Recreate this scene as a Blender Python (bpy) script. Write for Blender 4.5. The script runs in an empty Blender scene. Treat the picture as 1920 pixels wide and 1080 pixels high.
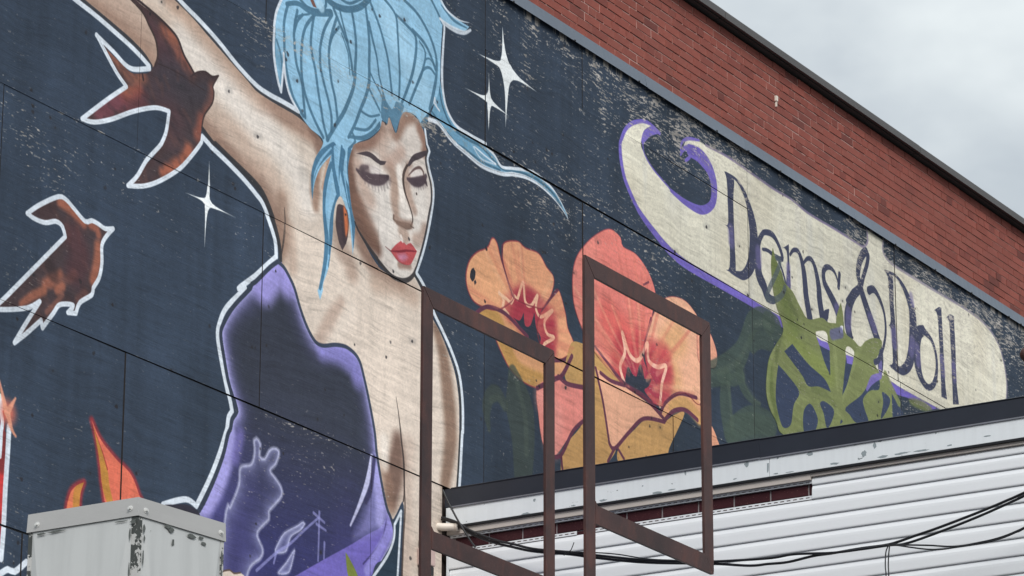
import bpy, bmesh, math, random
import numpy as np
from mathutils import Vector, Matrix
from mathutils.geometry import tessellate_polygon

random.seed(7)
RNG = np.random.default_rng(11)
SC = bpy.context.scene
COL = SC.collection

# ------------------------------------------------------------------ camera
# world: X runs along the painted wall, Y points into the wall (front face at Y = 0), Z is up
cam_d = bpy.data.cameras.new('camera')
cam = bpy.data.objects.new('camera', cam_d)
COL.objects.link(cam)
YAW, PITCH, ROLL = math.radians(90 - 31.458), math.radians(18.331), math.radians(0.098)
ch, sh = math.cos(math.radians(31.458)), math.sin(math.radians(31.458))
fw = Vector((ch * math.cos(PITCH), sh * math.cos(PITCH), math.sin(PITCH)))
up = Vector((-ch * math.sin(PITCH), -sh * math.sin(PITCH), math.cos(PITCH)))
rt = Vector((sh, -ch, 0.0))
cr, sr = math.cos(ROLL), math.sin(ROLL)
rx = rt * cr + up * sr
ux = up * cr - rt * sr
cam.matrix_world = Matrix(((rx.x, ux.x, -fw.x, 0.0), (rx.y, ux.y, -fw.y, -12.287),
                           (rx.z, ux.z, -fw.z, 1.6), (0, 0, 0, 1)))
cam_d.sensor_width = 36.0
cam_d.lens = 7000.0 / 1920.0 * 36.0
cam_d.clip_start = 0.1
cam_d.clip_end = 3000.0
SC.camera = cam

# ------------------------------------------------------------------ sky, sun, exposure
SC.view_settings.view_transform = 'Standard'
SC.view_settings.look = 'None'
SC.view_settings.exposure = 0.8
SC.view_settings.gamma = 1.0
SC.view_settings.use_curve_mapping = False
SUN_EL, SUN_AZ = math.radians(40.0), math.radians(223.0)      # azimuth measured from +X towards +Y

world = bpy.data.worlds.new('World')
SC.world = world
world.use_nodes = True
wn, wl = world.node_tree.nodes, world.node_tree.links
wn.clear()


def wnode(kind, **kw):
    n = wn.new(kind)
    for k, v in kw.items():
        setattr(n, k, v)
    return n


w_out = wnode('ShaderNodeOutputWorld')
w_bg = wnode('ShaderNodeBackground')
w_bg.inputs['Strength'].default_value = 0.1
sky = wnode('ShaderNodeTexSky', sky_type='NISHITA')
sky.sun_disc = False
sky.sun_elevation = SUN_EL
sky.sun_rotation = math.pi / 2 - SUN_AZ
tc = wnode('ShaderNodeTexCoord')
mp = wnode('ShaderNodeMapping')
mp.inputs['Location'].default_value = (22.63, 24.61, 5.63)
mp.inputs['Scale'].default_value = (1.0, 1.0, 1.6)
nz = wnode('ShaderNodeTexNoise')
nz.inputs['Scale'].default_value = 9.0
nz.inputs['Detail'].default_value = 5.0
nz.inputs['Roughness'].default_value = 0.5
rmp = wnode('ShaderNodeValToRGB')
rmp.color_ramp.elements[0].position = 0.38
rmp.color_ramp.elements[0].color = (3.35, 3.65, 3.85, 1)
rmp.color_ramp.elements[1].position = 0.66
rmp.color_ramp.elements[1].color = (5.4, 5.7, 5.65, 1)
# an overcast dome is brighter overhead than near the horizon
sep = wnode('ShaderNodeSeparateXYZ')
el = wnode('ShaderNodeMapRange')
el.inputs['From Min'].default_value = 0.0
el.inputs['From Max'].default_value = 1.0
el.inputs['To Min'].default_value = 0.56
el.inputs['To Max'].default_value = 1.67
mulc = wnode('ShaderNodeVectorMath', operation='SCALE')
mix = wnode('ShaderNodeMix', data_type='RGBA')
mix.inputs['Factor'].default_value = 0.9
wl.new(tc.outputs['Generated'], mp.inputs['Vector'])
wl.new(mp.outputs['Vector'], nz.inputs['Vector'])
wl.new(nz.outputs['Fac'], rmp.inputs['Fac'])
wl.new(tc.outputs['Generated'], sep.inputs['Vector'])
wl.new(sep.outputs['Z'], el.inputs['Value'])
wl.new(rmp.outputs['Color'], mulc.inputs[0])
wl.new(el.outputs['Result'], mulc.inputs['Scale'])
wl.new(sky.outputs['Color'], mix.inputs['A'])
wl.new(mulc.outputs['Vector'], mix.inputs['B'])
wl.new(mix.outputs['Result'], w_bg.inputs['Color'])
wl.new(w_bg.outputs['Background'], w_out.inputs['Surface'])

sun_d = bpy.data.lights.new('sun', 'SUN')
sun = bpy.data.objects.new('sun', sun_d)
COL.objects.link(sun)
sun_d.energy = 1.5
sun_d.angle = math.radians(25.0)
sun_d.color = (1.0, 0.97, 0.93)
sd = Vector((math.cos(SUN_EL) * math.cos(SUN_AZ), math.cos(SUN_EL) * math.sin(SUN_AZ), math.sin(SUN_EL)))
sun.rotation_euler = sd.to_track_quat('Z', 'Y').to_euler()
sun.location = (0, -20, 30)


# ------------------------------------------------------------------ small helpers
def lin(c):
    out = []
    for v in c[:3]:
        v = v / 255.0
        out.append(v / 12.92 if v <= 0.04045 else ((v + 0.055) / 1.055) ** 2.4)
    return tuple(out) + (1.0,)


def link(o, parent=None):
    COL.objects.link(o)
    if parent is not None:
        o.parent = parent
    return o


def tag(o, label=None, cat=None, group=None, kind=None):
    if label:
        o['label'] = label
    if cat:
        o['category'] = cat
    if group:
        o['group'] = group
    if kind:
        o['kind'] = kind
    return o


def empty(name, loc=(0, 0, 0)):
    o = bpy.data.objects.new(name, None)
    o.location = loc
    o.empty_display_size = 0.2
    return link(o)


def mesh_obj(name, verts, faces, mat=None, parent=None, smooth=False):
    me = bpy.data.meshes.new(name)
    me.from_pydata([tuple(v) for v in verts], [], faces)
    me.update()
    if mat:
        me.materials.append(mat)
    if smooth:
        for p in me.polygons:
            p.use_smooth = True
    return link(bpy.data.objects.new(name, me), parent)


def bm_obj(name, bm, mat=None, parent=None, smooth=False):
    me = bpy.data.meshes.new(name)
    bmesh.ops.recalc_face_normals(bm, faces=bm.faces)
    bm.to_mesh(me)
    bm.free()
    if mat:
        me.materials.append(mat)
    if smooth:
        for p in me.polygons:
            p.use_smooth = True
    return link(bpy.data.objects.new(name, me), parent)


def bm_box(bm, x0, x1, y0, y1, z0, z1):
    v = [bm.verts.new(p) for p in ((x0, y0, z0), (x1, y0, z0), (x1, y1, z0), (x0, y1, z0),
                                   (x0, y0, z1), (x1, y0, z1), (x1, y1, z1), (x0, y1, z1))]
    for f in ((0, 3, 2, 1), (4, 5, 6, 7), (0, 1, 5, 4), (1, 2, 6, 5), (2, 3, 7, 6), (3, 0, 4, 7)):
        bm.faces.new([v[i] for i in f])
    return v


def box(name, x0, x1, y0, y1, z0, z1, mat, parent=None, bevel=0.0):
    bm = bmesh.new()
    bm_box(bm, x0, x1, y0, y1, z0, z1)
    if bevel:
        bmesh.ops.bevel(bm, geom=list(bm.edges), offset=bevel, segments=2, affect='EDGES', profile=0.6)
    return bm_obj(name, bm, mat, parent)


def prism(name, poly, axis, a, b, mat, parent=None, bevel=0.0):
    """extrude a 2-D outline; axis 0: outline in (Y, Z) along X, 1: outline in (X, Z) along Y, 2: (X, Y) along Z"""
    bm = bmesh.new()

    def P(p, t):
        return {0: (t, p[0], p[1]), 1: (p[0], t, p[1]), 2: (p[0], p[1], t)}[axis]
    va = [bm.verts.new(P(p, a)) for p in poly]
    vb = [bm.verts.new(P(p, b)) for p in poly]
    bm.faces.new(va)
    bm.faces.new(list(reversed(vb)))
    n = len(poly)
    for i in range(n):
        bm.faces.new((va[i], vb[i], vb[(i + 1) % n], va[(i + 1) % n]))
    if bevel:
        bmesh.ops.bevel(bm, geom=list(bm.edges), offset=bevel, segments=2, affect='EDGES', profile=0.6)
    return bm_obj(name, bm, mat, parent)


def tube_bm(bm, pts, r, seg=8):
    pts = [Vector(p) for p in pts]
    rings = []
    for i, p in enumerate(pts):
        t = (pts[min(i + 1, len(pts) - 1)] - pts[max(i - 1, 0)]).normalized()
        a = t.cross(Vector((0.13, 0.21, 1.0))).normalized()
        b = t.cross(a).normalized()
        rr = r[i] if isinstance(r, (list, tuple)) else r
        rings.append([bm.verts.new(p + (a * math.cos(k * 2 * math.pi / seg) + b * math.sin(k * 2 * math.pi / seg)) * rr)
                      for k in range(seg)])
    for i in range(len(rings) - 1):
        for k in range(seg):
            bm.faces.new((rings[i][k], rings[i][(k + 1) % seg], rings[i + 1][(k + 1) % seg], rings[i + 1][k]))
    bm.faces.new(rings[0])
    bm.faces.new(list(reversed(rings[-1])))


def smooth3(pts, n=8):
    pts = [Vector(p) for p in pts]
    out = []
    for i in range(len(pts) - 1):
        p0, p1, p2, p3 = pts[max(i - 1, 0)], pts[i], pts[i + 1], pts[min(i + 2, len(pts) - 1)]
        for k in range(n):
            t = k / n
            out.append(0.5 * ((2 * p1) + (p2 - p0) * t + (2 * p0 - 5 * p1 + 4 * p2 - p3) * t * t
                              + (3 * p1 - p0 - 3 * p2 + p3) * t * t * t))
    out.append(pts[-1])
    return out


# ------------------------------------------------------------------ materials
def new_mat(name):
    m = bpy.data.materials.new(name)
    m.use_nodes = True
    nt = m.node_tree
    b = nt.nodes['Principled BSDF']
    return m, nt, b


def N(nt, kind, **kw):
    n = nt.nodes.new(kind)
    for k, v in kw.items():
        if k in n.inputs:
            n.inputs[k].default_value = v
        else:
            setattr(n, k, v)
    return n


def coords(nt, scale=(1, 1, 1), space='Object', loc=(0, 0, 0)):
    t = N(nt, 'ShaderNodeTexCoord')
    m = N(nt, 'ShaderNodeMapping')
    m.inputs['Scale'].default_value = scale
    m.inputs['Location'].default_value = loc
    nt.links.new(t.outputs[space], m.inputs['Vector'])
    return m.outputs['Vector']


def noise(nt, vec, scale, detail=4.0, rough=0.55, dist=0.0):
    n = N(nt, 'ShaderNodeTexNoise')
    n.inputs['Scale'].default_value = scale
    n.inputs['Detail'].default_value = detail
    n.inputs['Roughness'].default_value = rough
    n.inputs['Distortion'].default_value = dist
    nt.links.new(vec, n.inputs['Vector'])
    return n.outputs['Fac']


def ramp(nt, fac, stops):
    r = N(nt, 'ShaderNodeValToRGB')
    e = r.color_ramp.elements
    while len(e) < len(stops):
        e.new(0.5)
    for i, (p, c) in enumerate(stops):
        e[i].position = p
        e[i].color = c if len(c) == 4 else tuple(c) + (1,)
    nt.links.new(fac, r.inputs['Fac'])
    return r.outputs['Color']


def mixc(nt, fac, a, b, mode='MIX'):
    m = N(nt, 'ShaderNodeMix', data_type='RGBA', blend_type=mode)
    for sock, v in (('Factor', fac), ('A', a), ('B', b)):
        s = [i for i in m.inputs if i.name == sock and (i.type == 'RGBA' or sock == 'Factor' and i.type == 'VALUE')][0]
        if hasattr(v, 'node'):
            nt.links.new(v, s)
        else:
            s.default_value = v
    return [o for o in m.outputs if o.type == 'RGBA'][0]


def math_n(nt, op, a, b=0.0):
    m = N(nt, 'ShaderNodeMath', operation=op)
    for i, v in enumerate((a, b)):
        if hasattr(v, 'node'):
            nt.links.new(v, m.inputs[i])
        else:
            m.inputs[i].default_value = v
    return m.outputs[0]


def bump(nt, b, height, strength=0.4, dist=0.01):
    n = N(nt, 'ShaderNodeBump')
    n.inputs['Strength'].default_value = strength
    n.inputs['Distance'].default_value = dist
    nt.links.new(height, n.inputs['Height'])
    nt.links.new(n.outputs['Normal'], b.inputs['Normal'])


def base(nt, b, col, rough=0.6, metal=0.0, spec=0.5):
    if hasattr(col, 'node'):
        nt.links.new(col, b.inputs['Base Color'])
    else:
        b.inputs['Base Color'].default_value = col
    if hasattr(rough, 'node'):
        nt.links.new(rough, b.inputs['Roughness'])
    else:
        b.inputs['Roughness'].default_value = rough
    b.inputs['Metallic'].default_value = metal
    b.inputs['Specular IOR Level'].default_value = spec


def g3(v):
    return (v, v, v, 1)


def mat_plain(name, col, rough=0.6, var=0.15, scale=6.0, bstr=0.15, bscale=90.0, metal=0.0, stretch=(1, 1, 1)):
    m, nt, b = new_mat(name)
    v = coords(nt, stretch)
    n1 = noise(nt, v, scale, 6)
    c = mixc(nt, n1, tuple(x * (1 - var) for x in col[:3]) + (1,), tuple(min(1, x * (1 + var)) for x in col[:3]) + (1,))
    base(nt, b, c, rough, metal)
    bump(nt, b, noise(nt, v, bscale, 3), bstr, 0.004)
    return m


def mat_peeling(name, col, under, amount=0.63, scale=3.2, rough=0.5, dirt=0.25, stretch=(1, 1, 1), loc=(0, 0, 0)):
    """paint with flakes missing: flat patches with a shape of their own"""
    m, nt, b = new_mat(name)
    v = coords(nt, stretch, loc=loc)
    big = noise(nt, v, scale, 2, 0.5)
    fine = noise(nt, v, scale * 6, 4, 0.6)
    s = math_n(nt, 'ADD', math_n(nt, 'MULTIPLY', big, 0.62), math_n(nt, 'MULTIPLY', fine, 0.38))
    flake = ramp(nt, s, [(amount, g3(0)), (amount + 0.012, g3(1))])
    streak = noise(nt, coords(nt, (9, 9, 0.8)), 3.0, 5)
    paint = mixc(nt, ramp(nt, streak, [(0.42, g3(0)), (0.75, g3(dirt))]), col, tuple(x * 0.6 for x in col[:3]) + (1,))
    grain = noise(nt, v, 40, 4)
    und = mixc(nt, grain, tuple(x * 0.6 for x in under[:3]) + (1,), under)
    base(nt, b, mixc(nt, flake, paint, und), rough)
    h = math_n(nt, 'SUBTRACT', math_n(nt, 'MULTIPLY', grain, 0.15), math_n(nt, 'MULTIPLY', flake, 1.0))
    bump(nt, b, h, 0.5, 0.003)
    return m


def mat_rust(name):
    m, nt, b = new_mat(name)
    v = coords(nt)
    n1 = noise(nt, v, 3.2, 8, 0.62)
    n2 = noise(nt, coords(nt, (3, 3, 1.2), loc=(3, 1, 2)), 5.0, 6, 0.6)
    n3 = noise(nt, v, 170.0, 3, 0.6)
    c = ramp(nt, n1, [(0.32, lin((50, 36, 37))), (0.5, lin((66, 45, 44))), (0.68, lin((82, 54, 50)))])
    c = mixc(nt, ramp(nt, n2, [(0.50, g3(0)), (0.66, g3(0.35))]), c, lin((104, 60, 50)))
    c = mixc(nt, ramp(nt, n3, [(0.62, g3(0)), (0.72, g3(0.35))]), c, lin((126, 104, 98)))
    base(nt, b, c, 0.6, 0.0, 0.4)
    bump(nt, b, math_n(nt, 'ADD', n3, n1), 0.2, 0.002)
    return m


def mat_brick(name, lo, hi, attr='tint'):
    m, nt, b = new_mat(name)
    v = coords(nt, space='Object')
    a = N(nt, 'ShaderNodeVertexColor')
    a.layer_name = attr
    n1 = noise(nt, v, 22.0, 6, 0.65)
    oi = N(nt, 'ShaderNodeObjectInfo')
    c = mixc(nt, n1, lo, hi)
    c = mixc(nt, 1.0, c, a.outputs['Color'], 'MULTIPLY')
    # soot blotches that cover several bricks (world position, so shared by neighbours)
    geo = N(nt, 'ShaderNodeNewGeometry')
    s = noise(nt, geo.outputs['Position'], 2.2, 5, 0.6)
    c = mixc(nt, ramp(nt, s, [(0.5, g3(0)), (0.78, g3(0.4))]), c, lin((84, 58, 56)))
    p = noise(nt, v, 150.0, 2)
    c = mixc(nt, ramp(nt, p, [(0.66, g3(0)), (0.74, g3(0.5))]), c, lin((150, 105, 96)))
    base(nt, b, c, 0.9, 0.0, 0.25)
    bump(nt, b, math_n(nt, 'ADD', n1, p), 0.5, 0.004)
    return m


M_RUST = mat_rust('rusty_steel')
M_BRICK = mat_brick('red_brick', lin((126, 68, 61)), lin((154, 92, 81)))
M_MORTAR = mat_plain('mortar', lin((184, 146, 138)), 0.95, 0.2, 30, 0.6, 160)
M_WALL = mat_plain('old_wall', lin((70, 58, 56)), 0.95, 0.2, 4)
M_COPING = mat_plain('coping_metal', lin((78, 76, 76)), 0.55, 0.3, 3.0, 0.1, 60, stretch=(1, 4, 4))
M_FLASH = mat_plain('grey_flashing', lin((94, 104, 118)), 0.42, 0.5, 1.1, 0.06, 20, stretch=(0.3, 1, 1))  # broad tone change along X paints uneven sky reflection into the colour
_nt = M_FLASH.node_tree
bump(_nt, _nt.nodes['Principled BSDF'], noise(_nt, coords(_nt, (1, 1, 0.3)), 2.6, 3), 0.5, 0.05)
M_BLACK = mat_plain('black_metal', lin((35, 40, 51)), 0.45, 0.3, 3.0, 0.08, 40)
M_LIP = mat_plain('worn_grey_edge', lin((92, 94, 102)), 0.5, 0.3, 6)
M_RUBBER = mat_plain('black_rubber', lin((22, 24, 29)), 0.45, 0.2, 12)
M_VINYL = mat_plain('white_vinyl', lin((226, 229, 233)), 0.45, 0.045, 1.6, 0.05, 160, stretch=(1, 1, 3))
M_BEIGE = mat_plain('beige_trim', lin((188, 180, 174)), 0.5, 0.1, 5)
M_FASCIA = mat_peeling('peeling_white_board', lin((222, 227, 231)), lin((138, 147, 150)), 0.66, 12.0, 0.55, 0.15, (1, 0.55, 1.1), (0, 0.3, 0))
M_CLAD = mat_peeling('grey_white_cladding', lin((184, 186, 186)), lin((84, 86, 84)), 0.71, 9.0, 0.4, 0.3)
M_EDGE = mat_peeling('corroded_edge', lin((184, 184, 182)), lin((66, 70, 68)), 0.48, 20.0, 0.6, 0.3)
M_CAP = mat_plain('cap_metal', lin((172, 171, 170)), 0.36, 0.12, 7.0, 0.06, 120, 0.15, stretch=(1, 1, 3))
M_SCREW = mat_plain('zinc_screw', lin((205, 205, 203)), 0.3, 0.1, 60, 0.05, 200, 0.2)
M_PVC = mat_plain('beige_plastic', lin((224, 214, 202)), 0.45, 0.06, 9)
M_PINK = mat_plain('pinkish_plastic', lin((198, 172, 166)), 0.5, 0.06, 9)
M_REDTILE = mat_brick('dark_red_tile', lin((50, 22, 28)), lin((66, 30, 37)))
M_GROUT = mat_plain('grey_grout', lin((150, 142, 144)), 0.9, 0.1, 30)
M_BARE = mat_plain('bare_grey_wood', lin((140, 150, 155)), 0.8, 0.25, 60, 0.3, 200)
M_BARE_DARK = mat_plain('bare_dark_metal', lin((84, 88, 86)), 0.7, 0.4, 60, 0.3, 200)
M_ASPHALT = mat_plain('asphalt', (0.05, 0.05, 0.052, 1), 0.95, 0.3, 3.0, 0.6, 60)
M_ROOF = mat_plain('roof_membrane', (0.09, 0.09, 0.09, 1), 0.9, 0.2, 2)

# ------------------------------------------------------------------ the mural: paint laid on the plywood, in wall metres (X, Z)
PX, PZ = 250.0, 260.0                        # paint samples per metre
U0, U1, Z0, Z1 = 12.2, 31.2, 6.05, 11.5
CW, CH = int((U1 - U0) * PX), int((Z1 - Z0) * PZ)
CAN = np.zeros((CH, CW, 3), np.float32)
AA = 0.0046
# sheets of plywood: lower edge, upper edge, the joints along the row
ZL = {'top': 11.47, 'l1': 10.985, 'l2': 10.29, 'l3': 9.065, 'l4': 7.845, 'l5': 6.615, 'l6': 5.39}
ROWS = [
    ('l2', 'top', [12.28, 14.66, 17.205, 19.737]),
    ('l1', 'top', [19.737, 21.02, 22.25, 23.47]),
    ('l2', 'l1', [19.737, 22.25, 23.47]),
    ('l2', 'top', [23.47, 26.006, 28.54, 31.1]),
    ('l3', 'l2', [13.42, 15.964, 18.474, 21.016, 23.515, 26.05, 28.6, 31.1]),
    ('l4', 'l3', [12.3, 14.765, 17.23, 19.74, 22.274, 24.8, 27.3, 29.8]),
    ('l5', 'l4', [13.45, 15.93, 18.43, 19.245]),
    ('l6', 'l5', [12.6, 15.09, 17.6, 19.245]),
]


def P(s):
    """'x z x z* ...' -> [(x, z, corner)]"""
    v = s.split()
    return [(float(v[i]), float(v[i + 1].rstrip('*')), v[i + 1].endswith('*')) for i in range(0, len(v), 2)]


def curve(pts, closed, n=6):
    m = len(pts)
    out = []
    for i in range(m if closed else m - 1):
        p1, p2 = pts[i], pts[(i + 1) % m]
        p0 = pts[i - 1] if (closed or i > 0) else p1
        p3 = pts[(i + 2) % m] if (closed or i + 2 < m) else p2
        if p1[2]:
            p0 = p1
        if p2[2]:
            p3 = p2
        L = math.hypot(p2[0] - p1[0], p2[1] - p1[1])
        k_n = max(1, min(n, int(L / 0.02)))
        for k in range(k_n):
            t = k / k_n
            t2, t3 = t * t, t * t * t
            out.append(tuple(0.5 * (2 * p1[q] + (p2[q] - p0[q]) * t + (2 * p0[q] - 5 * p1[q] + 4 * p2[q] - p3[q]) * t2
                                    + (3 * p1[q] - p0[q] - 3 * p2[q] + p3[q]) * t3) for q in (0, 1)))
    if not closed:
        out.append(pts[-1][:2])
    return np.array(out, np.float64)


def win(x0, x1, z0, z1):
    i0, i1 = max(0, int((x0 - U0) * PX)), min(CW, int((x1 - U0) * PX) + 2)
    j0, j1 = max(0, int((z0 - Z0) * PZ)), min(CH, int((z1 - Z0) * PZ) + 2)
    return i0, max(i0, i1), j0, max(j0, j1)


def seg_dist(c, closed, maxd, w=None):
    """distance (minus local half width) to a polyline on its own window"""
    q = np.vstack([c, c[:1]]) if closed else c
    i0, i1, j0, j1 = win(q[:, 0].min() - maxd, q[:, 0].max() + maxd, q[:, 1].min() - maxd, q[:, 1].max() + maxd)
    D = np.full((j1 - j0, i1 - i0), maxd, np.float32)
    ww = np.zeros(len(q)) if w is None else w
    for k in range(len(q) - 1):
        (ax, az), (bx, bz) = q[k], q[k + 1]
        a0, a1, b0, b1 = win(min(ax, bx) - maxd, max(ax, bx) + maxd, min(az, bz) - maxd, max(az, bz) + maxd)
        if a1 <= a0 or b1 <= b0:
            continue
        X = U0 + (np.arange(a0, a1) + 0.5) / PX
        Z = (Z0 + (np.arange(b0, b1) + 0.5) / PZ)[:, None]
        dx, dz = bx - ax, bz - az
        L2 = dx * dx + dz * dz + 1e-12
        t = np.clip(((X - ax) * dx + (Z - az) * dz) / L2, 0, 1)
        d = np.sqrt((X - ax - t * dx) ** 2 + (Z - az - t * dz) ** 2) - (ww[k] + (ww[k + 1] - ww[k]) * t)
        s = D[b0 - j0:b1 - j0, a0 - i0:a1 - i0]
        np.minimum(s, d, out=s)
    return (i0, i1, j0, j1), D


def inside(c, wnd):
    i0, i1, j0, j1 = wnd
    A = np.zeros((j1 - j0, i1 - i0 + 1), np.int16)
    q = np.vstack([c, c[:1]])
    zc = Z0 + (np.arange(j0, j1) + 0.5) / PZ
    for k in range(len(q) - 1):
        (ax, az), (bx, bz) = q[k], q[k + 1]
        if az == bz:
            continue
        r = np.nonzero((zc >= min(az, bz)) & (zc < max(az, bz)))[0]
        if len(r) == 0:
            continue
        x = ax + (zc[r] - az) * (bx - ax) / (bz - az)
        i = np.clip(np.ceil((x - U0) * PX - 0.5).astype(int) - i0, 0, i1 - i0)
        np.add.at(A, (r, i), 1)
    return (np.cumsum(A, axis=1)[:, :-1] % 2).astype(bool)


def put(wnd, alpha, col, clip=None):
    i0, i1, j0, j1 = wnd
    if i1 <= i0 or j1 <= j0:
        return
    if clip is not None:
        alpha = alpha * clip[j0:j1, i0:i1]
    t = CAN[j0:j1, i0:i1]
    t += (np.array(col, np.float32) / 255.0 - t) * alpha[..., None].astype(np.float32)


def sdf(s, maxd=0.03, closed=True):
    c = curve(P(s), True)
    wnd, D = seg_dist(c, True, maxd)
    return wnd, np.where(inside(c, wnd), D, -D)


def F(s, col, a=1.0, soft=AA, clip=None):
    wnd, D = sdf(s, max(0.02, soft * 1.2))
    put(wnd, np.clip(0.5 + D / soft, 0, 1) * a, col, clip)


def MASK(s, soft=AA):
    m = np.zeros((CH, CW), np.float32)
    (i0, i1, j0, j1), D = sdf(s, 0.03)
    m[j0:j1, i0:i1] = np.clip(0.5 + D / soft, 0, 1)
    return m


def widths(c, w):
    if not isinstance(w, (tuple, list)):
        w = (w, w)
    L = np.concatenate([[0], np.cumsum(np.hypot(*(np.diff(c, axis=0).T)))])
    return np.interp(L / max(L[-1], 1e-9), np.linspace(0, 1, len(w)), w)


def S(s, w, col, a=1.0, soft=AA, clip=None, closed=False):
    """a brush stroke; w full width in metres (a tuple tapers along it); soft > 0 is an airbrush edge"""
    c = curve(P(s), closed)
    hw = widths(c, w) / 2
    if closed:
        hw = np.append(hw, hw[0])
    wnd, D = seg_dist(c, closed, float(hw.max()) + max(soft, 0.01) * 1.1, hw)
    if soft <= 0.006:
        al = np.clip(0.5 - D / soft, 0, 1)
    else:
        x = np.clip(1 - (D + hw.max() * 0.0) / soft, 0, 1)
        al = x * x * (3 - 2 * x)
    put(wnd, al * a, col, clip)


def G(s, col, reach, a=1.0, clip=None):
    """airbrushed rim: paint fading inwards from an outline"""
    wnd, D = sdf(s, reach * 3)
    put(wnd, np.where(D > 0, np.exp(-np.maximum(D, 0) / reach), 0) * a, col, clip)


def lerp_noise(cx, cz, seed):
    """smooth value noise with cells of cx by cz metres, 0..1"""
    r = np.random.default_rng(seed)
    nx, nz_ = int((U1 - U0) / cx) + 3, int((Z1 - Z0) / cz) + 3
    g = r.random((nz_, nx)).astype(np.float32)
    x = np.arange(CW) / PX / cx
    z = np.arange(CH) / PZ / cz
    xi, zi = x.astype(int), z.astype(int)
    fx, fz = (x - xi).astype(np.float32), (z - zi).astype(np.float32)[:, None]
    fx = fx * fx * (3 - 2 * fx)
    fz = fz * fz * (3 - 2 * fz)
    rows = g[:, xi] * (1 - fx) + g[:, xi + 1] * fx
    return rows[zi] * (1 - fz) + rows[zi + 1] * fz


# ---- ground coat: navy, rolled on in uneven vertical passes, paler and greyer towards the left
xx = (U0 + (np.arange(CW) + 0.5) / PX)[None, :]
zz = (Z0 + (np.arange(CH) + 0.5) / PZ)[:, None]
NAVY_L, NAVY_R = np.array((52, 64, 81), np.float32), np.array((46, 57, 72), np.float32)
t = np.clip((xx - 17.5) / 5.0, 0, 1)[..., None].astype(np.float32)
CAN[:] = (NAVY_L * (1 - t) + NAVY_R * t) / 255.0
roll = lerp_noise(0.16, 0.9, 1) * 0.6 + lerp_noise(0.05, 0.5, 2) * 0.4
CAN *= (0.90 + 0.20 * roll)[..., None]
CAN += (lerp_noise(0.5, 0.35, 3)[..., None] - 0.5) * np.array((0.03, 0.035, 0.045), np.float32)

WHITE, DARK = (214, 222, 232), (58, 60, 66)
SKIN, SKIN_D, SKIN_L = (214, 199, 186), (150, 118, 102), (230, 222, 215)
HAIR, HAIR_D, HAIR_L = (148, 193, 222), (74, 113, 138), (176, 213, 236)
PLUM = (98, 52, 72)
SHAPE = {}


def keep(name, s):
    SHAPE[name] = s
    return s


# ---------------- woman: arm, shoulder, chest
BODY = keep('body', '15.111 10.026* 15.379 9.831 15.418 9.796 15.618 9.761 15.770 9.732 15.899 9.703 16.003 9.664 16.083 9.617 16.203 9.541 16.432 9.401 16.585 9.400 16.702 9.337 16.715 9.342 16.921 9.281 17.143 9.223 17.228 9.164 17.301 9.085 17.361 8.992 17.399 8.910 17.415 8.855 17.417 8.797 17.595 8.357* 18.190 7.683* 18.489 7.500* 18.616 7.495 18.683 7.498* 18.720 7.544 18.786 7.636 18.803 7.580* 18.788 7.160* 18.792 6.975* 19.320 7.084* 19.310 7.836* 19.405 7.858* 19.427 8.022 19.440 8.246 19.440 8.246 19.433 8.449 19.388 8.616 19.306 8.738 19.201 8.853 19.072 8.952 18.968 9.084 18.888 9.147* 18.757 9.087 18.451 9.096 18.144 9.357* 17.925 9.738 17.837 9.719 17.763 9.748 17.661 9.776 17.544 9.799 17.402 9.796 17.260 9.801 17.119 9.815 17.020 9.850 16.811 9.925 16.617 9.995 16.454 10.057 16.279 10.105 16.199 10.127 15.878 10.313*')
F(BODY, SKIN)
mB = MASK(BODY)
wnd, D = sdf(BODY, 0.4)
# airbrushed form shading, part of the painting
S('15.344 9.802 15.442 9.797 15.643 9.762 15.898 9.711 16.055 9.657', 0.06, SKIN_D, 0.80, 0.149, mB)
S('15.671 9.920 15.812 9.888 16.007 9.832 16.126 9.773', 0.03, (170, 140, 124), 0.60, 0.115, mB)
S('15.882 9.996 16.078 9.949 16.276 9.901', 0.03, (196, 172, 156), 0.52, 0.138, mB)
S('16.200 10.110 16.306 10.081 16.510 9.992 16.730 9.897 16.952 9.827 17.121 9.764 17.332 9.756 17.546 9.747 17.720 9.725', (0.03, 0.04, 0.05, 0.04), SKIN_D, 0.80, 0.098, mB)
S('16.293 10.076 16.539 9.951 16.814 9.849 17.094 9.754', 0.015, (196, 170, 152), 0.69, 0.161, mB)
S('16.550 9.439 16.754 9.371 16.782 9.346 16.975 9.289 17.142 9.248 17.199 9.215 17.299 9.152 17.387 9.042 17.419 8.933', (0.03, 0.05, 0.05, 0.03), (128, 98, 84), 0.82, 0.115, mB)
S('16.694 9.503 16.968 9.457 17.054 9.374 17.250 9.316 17.380 9.228', 0.02, (186, 160, 144), 0.65, 0.161, mB)
S('17.409 9.203 17.434 9.091 17.439 8.973 17.422 8.849', 0.03, (150, 122, 106), 0.69, 0.081, mB)
S('17.439 9.161 17.452 9.045 17.440 8.939 17.416 8.822', (0.006, 0.022, 0.008), (74, 64, 60), 0.95, AA, mB)
S('17.500 9.042 17.525 8.930 17.536 8.814', 0.03, (166, 140, 124), 0.56, 0.081, mB)
S('16.343 9.874 16.682 9.770 17.099 9.619 17.268 9.588 17.557 9.438 17.677 9.285', 0.05, SKIN_L, 0.75, 0.16, mB)
S('17.758 9.449 17.762 9.345 17.771 9.270', (0.03, 0.05, 0.01), (138, 104, 86), 0.73, 0.057, mB)
S('17.839 9.667 17.798 9.566 17.779 9.481', 0.02, (146, 108, 88), 0.69, 0.057, mB)
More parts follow.
